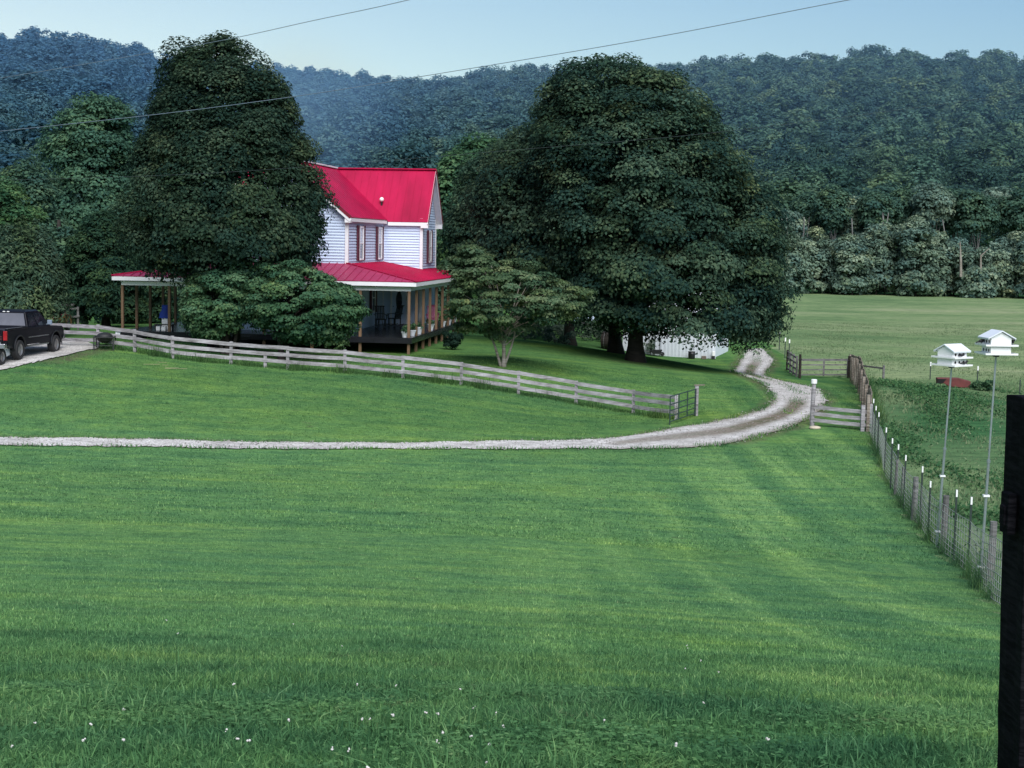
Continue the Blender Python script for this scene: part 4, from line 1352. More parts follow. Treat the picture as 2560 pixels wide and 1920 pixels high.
window((XA, 6.0), 1.0, 3.64, 5.42, 'x')
window((XA, 10.75), 1.0, 3.64, 5.42, 'x')
window((XR, 14.3), .85, 3.46, 5.28, 'x', .36)
window((XA, 9.2), .9, .75, 2.35, 'x', .38, False)
window((XC, YF), 1.0, 3.7, 5.5, 'y')
window((XC + 1.4, YF), .95, .7, 2.3, 'y', .38, False)
window((XC - 1.4, YF), .95, .7, 2.3, 'y', .38, False)
d_ = MB(); dx = -2.86
d_.box((dx, YM - .09, 1.0), (.80, .06, 2.0))
door = d_.build('door', M['siding'], house, bevel=.008)
d_ = MB()
for s_ in (-1, 1):
    d_.box((dx + s_ * .46, YM - .085, 1.03), (.10, .09, 2.06))
d_.box((dx, YM - .085, 2.11), (1.02, .088, .10))
d_.build('door_frame', M['trim'], door)
d_ = MB()
ell = [(dx + .175 * math.cos(a), 1.32 + .52 * math.sin(a)) for a in np.linspace(0, 2 * math.pi, 28)[:-1]]
d_.prism(ell, 'y', YM - .138, YM - .12); d_.build('oval_pane', M['glass'], door)
d_ = MB(); d_.ball((dx - .32, YM - .15, .98), .035); d_.build('handle', M['chrome'], door, True)

# porch roof (hipped round three sides)
XEr, XEl, YEf = .42, -14.92, -.42
zE, zJ = 2.74, 3.51
Ybk = 16.6
pr = MB()
roofplane(pr, [(XEl, YEf, zE), (XEr, YEf, zE), (XA, YF, zJ), (XL, YF, zJ)], (0, 1, 2, 3), .04, .40, .045)
pr.build('front_porch_roof', M['porchroof'], house)
pr = MB()
roofplane(pr, [(XEr, YEf, zE), (XEr, Ybk, zE), (XA, Ybk, zJ), (XA, YF, zJ)], (0, 1, 2, 3), .04, .55, .02)
roofplane(pr, [(XEl, Ybk, zE), (XEl, YEf, zE), (XL, YF, zJ), (XL, Ybk, zJ)], (0, 1, 2, 3), .04, .55, .02)
pro = pr.build('porch_roof', M['roof'], house)
for q0, q1 in (((XEr, YEf, zE + .02), (XA, YF, zJ + .02)), ((XEl, YEf, zE + .02), (XL, YF, zJ + .02))):
    hc = MB(); hc.bar(q0, q1, .16, .05)
    hc.build('hip_cap', M['roof'], pro)
pf = MB()
pf.bar((XEl + .02, YEf + .03, zE - .14), (XEr - .01, YEf + .03, zE - .14), .03, .19)
pf.bar((XEr - .03, YEf + .05, zE - .14), (XEr - .03, Ybk, zE - .14), .03, .188)
pf.bar((XEl + .03, YEf + .05, zE - .14), (XEl + .03, Ybk, zE - .14), .03, .188)
pf.build('porch_fascia', M['trim'], house)
pb_ = MB()
pb_.bar((-14.55, 0, 2.36), (.09, 0, 2.36), .10, .19)
pb_.bar((0, .06, 2.362), (0, 15.7, 2.362), .10, .18); pb_.bar((-14.5, .06, 2.362), (-14.5, 15.7, 2.362), .10, .18)
pb_.build('porch_beam', M['trim'], house)
pc = MB()
pc.add([(XEl + .04, YEf + .05, 2.54), (XEr - .04, YEf + .05, 2.54), (XEr - .04, YF, 2.54), (XEl + .04, YF, 2.54)], [(0, 1, 2, 3)])
pc.add([(XA, YF, 2.545), (XEr - .04, YF, 2.545), (XEr - .04, Ybk, 2.545), (XA, Ybk, 2.545)], [(0, 1, 2, 3)])
pc.add([(XEl + .04, YF, 2.545), (XL, YF, 2.545), (XL, Ybk, 2.545), (XEl + .04, Ybk, 2.545)], [(0, 1, 2, 3)])
pc.build('porch_ceiling', M['trim'], house)
# deck boards
dk = MB()
yb = -.14
while yb < YF:
    dk.box((-7.25, yb + .068, -.02), (14.8, .13, .04)); yb += .14
for x0, x1 in ((XA, .14), (-14.64, XL)):
    yb = YF
    while yb < 15.8:
        if not (yb > YM and x1 > 0): dk.box(((x0 + x1) / 2, yb + .068, -.021), (x1 - x0, .13, .04))
        else: dk.box((((XR + .03) + x1) / 2, yb + .068, -.021), (x1 - XR - .03, .13, .04))
        yb += .14
dk.build('deck_floor', M['deck'], house)
rm = MB()
rm.box((-7.25, -.155, -.16), (14.86, .04, .24)); rm.box((.155, 7.83, -.16), (.04, 15.92, .239)); rm.box((-14.655, 7.83, -.16), (.04, 15.92, .239))
rm.build('deck_rim', M['deck'], house)
# dark skirt under the middle of the house
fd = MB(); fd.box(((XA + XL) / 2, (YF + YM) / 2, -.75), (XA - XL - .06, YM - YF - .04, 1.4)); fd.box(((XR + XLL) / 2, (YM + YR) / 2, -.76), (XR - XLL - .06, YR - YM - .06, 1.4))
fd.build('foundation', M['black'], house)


def post_at(X, Yb):
    g_ = hg(X, Yb) - .15
    p = MB(); p.box((X, Yb, (2.265 + g_) / 2), (.125, .125, 2.265 - g_))
    return p.build('porch_post', M['porchpost'], house)


for i in range(7):
    post_at(-14.5 * i / 6, 0)
for i in range(1, 9):
    post_at(0, 1.95 * i); post_at(-14.5, 1.95 * i)
rl = MB()
for z in (.35, .65, .95):
    rl.bar((0, 9.75, z), (0, 15.6, z), .04, .09)
rl.build('porch_rail', M['porchpost'], house)
stp = MB()
hgz = hg(-8.6, -.8)
for k in range(4):
    t = (k + 1) / 5
    stp.box((-8.6, -.18 - .28 * (k + .5), -.02 - (abs(hgz) - .0) * t), (1.5, .27, .05))
stp.build('porch_steps', M['deck'], house)
ck = MB(); ck.box((-3.9 + .25, 12.02, 2.05), (.16, .10, .22)); ck.build('porch_lamp', M['black'], house)


# ------------------------------------------------------------------ things on the porch
def htop(name, X, Yb, Z, rz, label, cat, group=None):
    p = hw_(X, Yb, Z)
    return empty(name, p, -HROT + rz, label, cat, group)


def rocking_chair(X, Yb, rz, mat, label, group):
    r_ = htop('rocking_chair', X, Yb, 0, rz, label, 'chair', group)
    s_ = MB(); s_.box((0, 0, .42), (.52, .5, .05)); s_.build('seat', mat, r_)
    s_ = MB()
    for k in range(6):
        s_.bar((-.22 + k * .088, .22, .45), (-.22 + k * .088, .42, 1.12), .055, .02)
    s_.bar((-.28, .43, 1.12), (.28, .43, 1.12), .10, .05); s_.bar((-.27, .30, .72), (.27, .30, .72), .05, .03)
    s_.build('backrest', mat, r_)
    for sg in (-1, 1):
        a = MB(); a.bar((sg * .30, -.27, .66), (sg * .30, .34, .68), .08, .03); a.bar((sg * .29, -.22, .42), (sg * .29, -.22, .65), .04, .04); a.build('armrest', mat, r_)
        for yy in (-.2, .2):
            l = MB(); l.bar((sg * .25, yy, .05), (sg * .25, yy, .42), .045, .045); l.build('leg', mat, r_)
        k_ = MB(); k_.tube([(sg * .25, -.42 + .1 * i, .03 + .0045 * (i - 4.5) ** 2) for i in range(10)], .022, 6); k_.build('rocker', mat, r_)
    return r_


rocking_chair(-3.15, 8.3, R(20), M['black'], 'black rocking chair in the porch shade left of the white door', 'black porch chairs')
rocking_chair(-2.65, 9.7, R(-35), M['black'], 'black rocking chair close to the white door', 'black porch chairs')
rocking_chair(-.55, 9.7, R(12), M['purple'], 'plum rocking chair nearest on the side porch', 'plum porch chairs')
rocking_chair(-.75, 11.2, R(12), M['purple'], 'plum rocking chair farther along the side porch', 'plum porch chairs')
tbl = htop('side_table', -2.95, 7.2, 0, 0, 'small dark table in front of the black rocking chairs', 'table')
s_ = MB(); s_.lathe([(.28, .50), (.28, .53)], n=16); s_.build('table_top', M['black'], tbl)
for a in range(3):
    s_ = MB(); s_.bar((.2 * math.cos(a * 2.1), .2 * math.sin(a * 2.1), 0), (.1 * math.cos(a * 2.1), .1 * math.sin(a * 2.1), .5), .03, .03); s_.build('leg', M['black'], tbl)


def flower_pot(X, Yb, label, s=1.0, seed=0, plant=True):
    r_ = htop('flower_pot', X, Yb, 0, 0, label, 'flower pot', 'white flower pots along the deck edge')
    p = MB(); p.lathe([(.11 * s, .0), (.17 * s, .24 * s), (.185 * s, .24 * s), (.185 * s, .29 * s), (.155 * s, .29 * s), (.14 * s, .23 * s)], n=16)
    p.build('pot', M['pot'], r_)
    rg = np.random.default_rng(seed)
    if plant:
        C = np.stack([rg.normal(0, .10, 14), rg.normal(0, .10, 14), rg.uniform(.30, .55, 14)], 1)
        V, v = crown_leaves(C, rg.uniform(.06, .11, 14), 500, .07, 1.0, rg)
        quadmesh('plant', V.reshape(-1, 3), 4, M['dogwood'], r_, attrs={'v': v, 'far': np.zeros(len(v))})
    return r_


flower_pot(-.22, .12, 'white flower pot beside the corner porch post', 1.0, 1)
flower_pot(-.12, 1.6, 'white flower pot between the first two side posts', 1.0, 2)
flower_pot(-.10, 3.1, 'wide white flower pot past the second side post', 1.25, 3)
flower_pot(-.10, 6.6, 'white flower pot in front of the plum rocking chairs', 1.2, 4)
flower_pot(-.10, 10.6, 'small white flower pot at the railed part of the deck', 1.0, 5)
flower_pot(-.10, 12.6, 'small white flower pot in the middle of the railed deck', 1.0, 6)
flower_pot(-.10, 14.4, 'small white flower pot at the far end of the railed deck', 1.0, 7)

# left porch: a blue cloth over a white stand, a bench, a tarpaulin
st = htop('draped_stand', -12.75, 1.25, 0, R(10), 'white stand draped with deep blue cloth on the left porch', 'stand')
s_ = MB(); s_.box((0, 0, .36), (.30, .30, .55)); s_.box((0, 0, .05), (.40, .36, .10)); s_.build('stand', M['white'], st, bevel=.02)
s_ = MB()
ring = []
for i, (z, w) in enumerate([(1.26, .12), (1.24, .19), (1.10, .21), (.98, .18), (.84, .25), (.70, .24), (.60, .29)]):
    rw = []
    for k in range(20):
        a = 2 * math.pi * k / 20
        rr = w * (1 + .12 * math.sin(5 * a + i * .6) * (i / 6))
        rw.append((rr * math.cos(a) + .03 * math.sin(i), rr * .75 * math.sin(a), z + (.03 * math.sin(7 * a) if i == 6 else 0)))
    ring.append(rw)
vs = [p for rw in ring for p in rw]
s_.add(vs, [(i * 20 + k, i * 20 + (k + 1) % 20, (i + 1) * 20 + (k + 1) % 20, (i + 1) * 20 + k) for i in range(6) for k in range(20)] + [tuple(range(20))])
s_.build('cloth', M['bluecloth'], st, True)
bn = htop('bench', -12.55, .55, 0, 0, 'low black bench on the left porch below the blue cloth', 'bench')
s_ = MB(); s_.box((0, 0, .31), (.95, .3, .05)); s_.build('seat', M['black'], bn)
for sg in (-1, 1):
    s_ = MB(); s_.box((sg * .42, 0, .14), (.05, .26, .29)); s_.build('leg', M['black'], bn)
for k, (X, w) in enumerate([(-12.83, .2), (-12.55, .22), (-12.22, .2)]):
    b_ = htop('box', X, .5, .335 if k < 0 else 0.0, 0, ['white box under the left end of the porch bench', 'white box under the middle of the porch bench', 'white box under the right end of the porch bench'][k], 'box', 'white boxes under the porch bench')
    s_ = MB(); s_.box((0, 0, .11), (w, .2, .20)); s_.build('carton', M['white'], b_, bevel=.01)
    s_ = MB(); s_.box((0, 0, .215), (w + .01, .21, .014)); s_.build('lid', M['pot'], b_)
tp = hw_(-11.6, 9.0, 0)
s_ = MB()
nx_, nz_ = 16, 10
for j in range(nz_ + 1):
    for i in range(nx_ + 1):
        t, q_ = i / nx_, j / nz_
        s_.v.append((2.6 * t - 1.3, .16 * math.sin(t * 9 + q_ * 2) * (1 - q_ * .6), 2.35 - 1.55 * q_ - .12 * math.sin(t * 3.1) * (1 - q_) + (.35 * (1 - t) if q_ > .99 else 0)))
for j in range(nz_):
    for i in range(nx_):
        a = j * (nx_ + 1) + i
        s_.f.append((a, a + 1, a + nx_ + 2, a + nx_ + 1))
o = s_.build('tarpaulin', M['skytarp'], None, True); o.location = tuple(tp); o.rotation_euler = (0, 0, -HROT)
tag(o, 'pale blue tarpaulin hanging at the back of the left porch', 'tarpaulin')
gr = htop('grill', -11.9, 6.2, 0, R(15), 'grill with dark round lid on the left porch before the blue tarpaulin', 'grill')
s_ = MB(); s_.ball((0, 0, .80), (.34, .28, .20), 16, 8); s_.build('bowl', M['cooking'], gr, True)
s_ = MB(); s_.lathe([(.36, .80), (.34, .92), (.22, 1.03), (.03, 1.06)], n=18); s_.build('lid', M['pot'], gr, True)
for a in range(4):
    s_ = MB(); c, s2 = (-1, 1)[a % 2], (-1, 1)[a // 2]
    s_.bar((c * .26, s2 * .2, 0), (c * .2, s2 * .15, .72), .03, .03); s_.build('leg', M['black'], gr)

# shrub at the deck's far side
sb = ground(1130, 874)
rg = np.random.default_rng(60)
rt = empty('shrub', sb, 0, 'small dark bush on the grass beside the deck posts', 'shrub')
C = np.stack([rg.normal(0, .22, 26), rg.normal(0, .22, 26), rg.uniform(.12, .85, 26)], 1)
V, v = crown_leaves(C, rg.uniform(.14, .22, 26), 4500, .09, .9, rg)
quadmesh('crown', V.reshape(-1, 3), 4, M['lefttree'], rt, attrs={'v': v * .5, 'far': np.zeros(len(v))})
s_ = MB(); s_.tube([(0, 0, -.1), (.02, 0, .35), (0, .02, .7)], [.04, .03, .015], 6); s_.build('stem', M['bark'], rt)

# ------------------------------------------------------------------ three board fence below the house
FX = [150, 244, 336, 431, 577, 719, 862, 1007, 1153, 1296, 1440, 1583, 1690]
FB = [864, 868, 880, 897, 911, 923, 932, 947, 963, 985, 1010, 1033.5, 1048]
fp = [ground(u, v) for u, v in zip(FX, FB)]
# carry on to the left, behind the truck
for k in range(4):
    q0 = fp[0] + (fp[0] - fp[1]) * np.array([1.0, .55, 1])
    q0[2] = h1(q0[0], q0[1]); fp.insert(0, q0)
bf = empty('board_fence', fp[0], 0, 'weathered grey three board fence running along below the house', 'fence')
o0 = fp[0]
FH = 1.0
tops = [0.93, .53, .14 + .1]
for i, p in enumerate(fp):
    q = p - o0
    s_ = MB()
    s_.box((q[0], q[1] + .07, q[2] + FH / 2 - .12), (.13, .11, FH + .22), Matrix.Rotation(random.uniform(-.02, .02), 3, 'Y'))
    s_.build('post', M['fence'], bf)
for i in range(len(fp) - 1):
    a, b_ = fp[i] - o0, fp[i + 1] - o0
    for z in (.90, .60, .30):
        s_ = MB()
        j0, j1 = random.uniform(-.025, .025), random.uniform(-.025, .025)
        m_ = (a + b_) / 2 + np.array([0, 0, random.uniform(-.02, .01)])
        yy = -.005 - .003 * (i % 2)
        s_.bar((a[0] - .02, a[1] + yy, a[2] + z + j0), (m_[0], m_[1] + yy, m_[2] + z + (j0 + j1) / 2), .03, .155)
        s_.bar((m_[0], m_[1] + yy, m_[2] + z + (j0 + j1) / 2), (b_[0] + .02, b_[1] + yy, b_[2] + z + j1), .03, .155)
        s_.build('rail', M['fence'], bf)
tall_weeds('fence_weeds', fp[5:], 5200, .14, .34, 'uncut grass along the foot of the board fence')
# a short spare post behind the fence, a white block on it
sp0 = ground(660, 921) + np.array([0, .35, 0])
s_ = MB(); s_.box((0, 0, .28), (.14, .12, .62)); o = s_.build('short_post', M['fence'], None, bevel=.01); o.location = tuple(sp0); tag(o, 'short cut off grey post behind the board fence under the dogwood', 'post')
for (u, v, lab) in [(296, 842, 'small white box fixed on the board fence beside the fire pit'), ]:
    q = ground(296, 872); 
    rt = empty('box', (q[0], q[1] - .08, q[2] + .52), 0, lab, 'box')
    s_ = MB(); s_.box((0, 0, .11), (.21, .05, .20)); s_.build('case', M['white'], rt, bevel=.01)
    s_ = MB(); s_.box((0, 0, .225), (.23, .07, .02)); s_.build('lid', M['pot'], rt)

# ------------------------------------------------------------------ tube gate leaning open at the end of the fence
g0 = ground(1674, 1062); g1 = ground(1738, 1040)
gate = empty('tube_gate', g0, 0, 'green grey tube gate standing open at the end of the board fence', 'gate')
q = g1 - g0
s_ = MB()
GHt = 1.12
for k, z in enumerate((.12, .34, .56, .80, GHt)):
    s_.tube([(0, 0, z), (q[0], q[1], q[2] + z)], .022, 6)
s_.build('rail', M['gate'], gate)
for t in (0, 1 / 3, 2 / 3, 1):
    s_ = MB(); s_.tube([(q[0] * t, q[1] * t, q[2] * t + (.0 if t in (0, 1) else .12)), (q[0] * t, q[1] * t, q[2] * t + GHt + .02)], .024, 6); s_.build('upright', M['gate'], gate)
hp = empty('gate_post', g1 + np.array([.05, .14, 0]), 0, 'square grey wooden post carrying the open tube gate', 'post')
s_ = MB(); s_.box((0, 0, .58), (.15, .15, 1.35)); s_.build('timber', M['fence'], hp, bevel=.01)
s_ = MB(); s_.bar((-.12, -.03, 1.27), (.32, -.02, 1.29), .14, .035); s_.build('cap_board', M['brownboard'], hp)

# ------------------------------------------------------------------ stub fence with the white capped post
sf_ = empty('stub_fence', stub_l, 0, 'short grey three rail fence between the drive and the wire fence', 'fence')
q = stub_r - stub_l
for z in (.22, .47, .73):
    s_ = MB()
    s_.bar((.02, -.09, z), (q[0] * .5, q[1] * .5 - .09, q[2] * .5 + z - .01), .035, .14)
    s_.bar((q[0] * .5, q[1] * .5 - .09, q[2] * .5 + z - .01), (q[0] + .05, q[1] - .09, q[2] + z), .035, .14)
    s_.build('rail', M['fence'], sf_)
s_ = MB(); s_.tube([(0, 0, -.1), (0, .0, .8), (.02, 0, 1.62)], [.095, .088, .082], 10); pst = s_.build('round_post', M['fence'], sf_)
s_ = MB(); s_.tube([(.02, 0, 1.625), (.02, 0, 1.80)], .115, 12); s_.build('white_cap', M['white'], pst, bevel=.02)
for dx_, hh in ((0, 1.05), (-.28, 1.0)):
    s_ = MB(); s_.box((q[0] + dx_, q[1] + .02, q[2] + hh / 2 - .05), (.14, .14, hh + .1)); s_.build('post', M['fence'], sf_)
rk = ground(2037, 1072)
s_ = MB(); s_.ball((0, 0, .04), (.24, .16, .08), 10, 6); o = s_.build('rock', M['stone'], None, True); o.location = tuple(rk); tag(o, 'flat pale rock at the foot of the white capped post', 'rock')

# ------------------------------------------------------------------ plank fence from the stub fence to the corral
pf_ = empty('plank_fence', corral, 0, 'old brown upright plank fence seen end on behind the stub fence', 'fence')
L = stub_r - corral
n = 78
pl_ = MB()
rg = random.Random(4)
for i in range(n):
    t = (i + .5) / n
    x0, y0 = L[0] * t, L[1] * t
    z0 = h1(corral[0] + x0, corral[1] + y0) - corral[2]
    hh = rg.uniform(1.15, 1.55)
    pl_.box((x0 + rg.uniform(-.03, .03), y0, z0 + hh / 2), (.03, rg.uniform(.24, .36), hh), Matrix.Rotation(rg.uniform(-.06, .06), 3, 'X'))
pl_.build('planks', M['brownboard'], pf_)
for i in range(11):
    t = i / 10
    x0, y0 = L[0] * t - .09, L[1] * t
    z0 = h1(corral[0] + x0, corral[1] + y0) - corral[2]
    s_ = MB(); s_.box((x0, y0, z0 + .65), (.12, .14, 1.5)); s_.build('post', M['brownboard'], pf_)

# ------------------------------------------------------------------ corral gate and its posts
gl = ground(1995, 944); gr_ = ground(2120, 943)
cg = empty('corral_gate', gl, 0, 'grey slatted gate closing the corral beyond the plank fence', 'gate')
q = gr_ - gl
for z in (.16, .45, .74, 1.03):
    s_ = MB(); s_.bar((0, 0, z), (q[0], q[1], q[2] + z), .03, .07 if z < 1 else .12); s_.build('rail', M['greypost'], cg)
for t in (.02, .5, .98):
    s_ = MB(); s_.box((q[0] * t, q[1] * t - .03, q[2] * t + .6), (.10, .035, 1.02)); s_.build('upright', M['greypost'], cg)
for (u, v, hh, w, lab) in [(1999, 946, 1.38, .15, 'thin dark post at the left side of the corral gate'), (2124, 945, 1.30, .30, 'thick dark post at the right side of the corral gate')]:
    p = ground(u, v)
    rt = empty('gate_post', p, 0, lab, 'post', 'corral gate posts')
    s_ = MB(); s_.tube([(0, 0, -.1), (.01, 0, hh * .6), (0, .02, hh)], [w * .55, w * .5, w * .45], 9); s_.build('timber', M['bark'], rt)
    s_ = MB(); s_.bar((-w * .6, -w * .5, hh * .8), (w * .6, -w * .5, hh * .8), .03, .05); s_.build('hinge', M['black'], rt)
# woven panels of old tyres left of the gate
pn = ground(1980, 942); q2 = ground(1967, 925) - pn
rt = empty('stock_panel', pn, 0, 'short dark wooden panel with square holes left of the corral gate', 'panel')
for z in (.12, .45, .78, 1.1):
    s_ = MB(); s_.bar((.25, 0, z), (q2[0], q2[1], q2[2] + z), .04, .10); s_.build('rail', M['greypost'], rt)
for t in (0, .33, .66, 1):
    s_ = MB(); s_.box((.25 + (q2[0] - .25) * t, q2[1] * t - .03, q2[2] * t + .6), (.12, .05, 1.25)); s_.build('upright', M['bark'] if t == 1 else M['greypost'], rt)
# rail running right from the corral post
ra = ground(2132, 940); rb = ground(2208, 952)
rt = empty('rail_fence', ra, 0, 'single dark rail running right from the corral to a lone post', 'fence')
q = rb - ra
s_ = MB(); s_.bar((0, 0, .68), (q[0], q[1], q[2] + .72), .06, .10); s_.build('rail', M['greypost'], rt)
s_ = MB(); s_.tube([(q[0], q[1], q[2] - .1), (q[0], q[1], q[2] + .9)], .07, 8); s_.build('post', M['greypost'], rt)

# ------------------------------------------------------------------ wire fence on steel posts
wf = empty('wire_fence', wire_pts[0], 0, 'woven wire fence on white tipped steel posts between lawn and pasture', 'fence')
o0 = wire_pts[0]


def tpost(p, hh, lean=0.0):
    q = p - o0
    s_ = MB()
    s_.bar((q[0], q[1], q[2] - .1), (q[0] + lean, q[1], q[2] + hh), .045, .012, (0, 1, 0)); s_.bar((q[0], q[1] + .018, q[2] - .1), (q[0] + lean, q[1] + .018, q[2] + hh), .012, .03, (0, 1, 0))
    t_ = s_.build('steel_post', M['tpost'], wf)
    s_ = MB(); s_.bar((q[0] + lean * .9, q[1] - .004, q[2] + hh - .14), (q[0] + lean, q[1] - .004, q[2] + hh + .015), .038, .034, (0, 1, 0)); s_.build('white_tip', M['white'], t_)


tip_px = {1: 1244, 2: 1226, 4: 1204, 5: 1167, 6: 1139, 7: 1112, 8: 1070, 10: 998}
for i, p in enumerate(wire_pts):
    if i in tip_px:
        Yp = p[1]
        zt = at(FENCE_PX[i][0], tip_px[i], Yp)[2]
        tpost(p, max(1.2, min(1.75, zt - p[2])))
for (u, v) in [(2226, 1222), (2193, 1140), (2186, 1120)]:
    tpost(ground(u, v), 1.5)
# wooden posts of the wire fence
for (u, v, hh, w) in [(2356, 1376, 1.25, .155), (2282, 1303, 1.15, .15), (2472, 1480, 1.28, .14), (2252, 1262, 1.05, .09), (2236, 1240, 1.05, .085)]:
    p = ground(u, v) - o0 + np.array([.04, .12, 0])
    s_ = MB(); s_.tube([(p[0], p[1], p[2] - .1), (p[0] + .02, p[1], p[2] + hh * .5), (p[0] + .03, p[1], p[2] + hh)], [w * .52, w * .5, w * .46], 9); s_.build('wooden_post', M['greypost'], wf, smooth=False)
wl = [wire_ext2, wire_ext] + wire_pts + [stub_r]
wl = np.array(wl)
seg = np.r_[0, np.cumsum(np.linalg.norm(np.diff(wl[:, :2], axis=0), axis=1))]
tt = np.arange(0, seg[-1], .33)
WX = np.interp(tt, seg, wl[:, 0]); WY = np.interp(tt, seg, wl[:, 1]); WZ = H(WX, WY)
wr = MB()
hs = [.05, .16, .27, .38, .50, .63, .77, .92, 1.08]
for z in hs:
    wr.tube([(WX[i] - o0[0], WY[i] - o0[1], WZ[i] - o0[2] + z + .012 * math.sin(tt[i] * 2.2 + z * 9)) for i in range(len(tt))], .0075, 4, cap=False)
for i in range(len(tt)):
    wr.tube([(WX[i] - o0[0], WY[i] - o0[1], WZ[i] - o0[2] + .05), (WX[i] - o0[0], WY[i] - o0[1], WZ[i] - o0[2] + 1.08)], .0052, 4, cap=False)
wr.build('wire_mesh', M['wire'], wf)
tall_weeds('fence_weeds', np.array([wire_ext] + wire_pts), 9000, .12, .45, 'dry uncut grass along the foot of the wire fence', (.006, .016), off=.12)
tall_weeds('fence_weeds', np.array([stub_r, corral]), 2600, .2, .5, 'tall grass along the old plank fence', (.015, .035), off=.35)

# far T posts in the pasture
fl = ['white tipped steel post left of the red trough', 'white tipped steel post right of the red trough', 'dark steel post near the right edge of the pasture', 'white tipped steel post above the corral gate', 'second white tipped steel post above the corral gate', 'third white tipped steel post above the corral gate', 'faint white tipped post farthest along the drive']
for k, (u, v, hh, tip) in enumerate([(2325, 948, 1.0, 1), (2443, 960, 1.0, 1), (2549, 985, .75, 0), (1962, 895, 1.3, 1), (1972, 902, 1.35, 1), (1948, 875, 1.2, 1), (1924, 848, 1.1, 1)]):
    p = ground(u, v)
    rt = empty('steel_post', p, 0, fl[k], 'post', 'lone steel posts in the pasture')
    s_ = MB(); s_.bar((0, 0, -.1), (0, 0, hh), .06, .03, (0, 1, 0)); s_.build('shaft', M['tpost'], rt)
    if tip:
        s_ = MB(); s_.bar((0, -.01, hh - .22), (0, -.01, hh + .02), .075, .05, (0, 1, 0)); s_.build('white_tip', M['white'], rt)
# red trough
tr = ground(2380, 968)
rt = empty('trough', tr, R(-8), 'rusty red metal trough lying in the pasture weeds', 'trough')
s_ = MB()
prof = [(-.85, .50), (.30, .52), (.95, .36), (.90, 0), (-.2, .05), (-.5, .22), (-.82, .15)]
s_.prism(prof, 'y', -.32, .32); s_.build('tub', M['rust'], rt, bevel=.03)
s_ = MB(); s_.prism([(-.84, .47), (-.36, .46), (-.52, .25), (-.82, .17)], 'y', -.335, -.326); s_.build('opening', M['darkhole'], rt)
# pasture weeds around it
for k, (u, v, s2) in enumerate([(2450, 975, .35), (2464, 978, .5)]):
    p = ground(u, v)
    rg = np.random.default_rng(400 + k)
    C = np.stack([rg.normal(0, .18, 10), rg.normal(0, .18, 10), rg.uniform(.1, 1.0, 10) * s2], 1)
    V, v_ = crown_leaves(C, rg.uniform(.12, .22, 10), 900, .11, .9, rg)
    rt = empty('weed_clump', p, 0, ['dark weed clump just right of the red trough', 'taller dark weed clump right of the red trough', 'weed clump by the lone rail post', 'dark weed clump in the lush pasture right of the stub fence', 'dark weed clump far out in the pasture behind the corral', 'dark weed clump below the left birdhouse'][k], 'weed', 'weed clumps in the pasture')
    quadmesh('foliage', V.reshape(-1, 3), 4, M['dogwood'], rt, attrs={'v': v_, 'far': np.zeros(len(v_))})
    s_ = MB(); s_.tube([(0, 0, -.05), (.02, 0, s2 * .8)], [.02, .008], 5); s_.build('stem', M['bark'], rt)


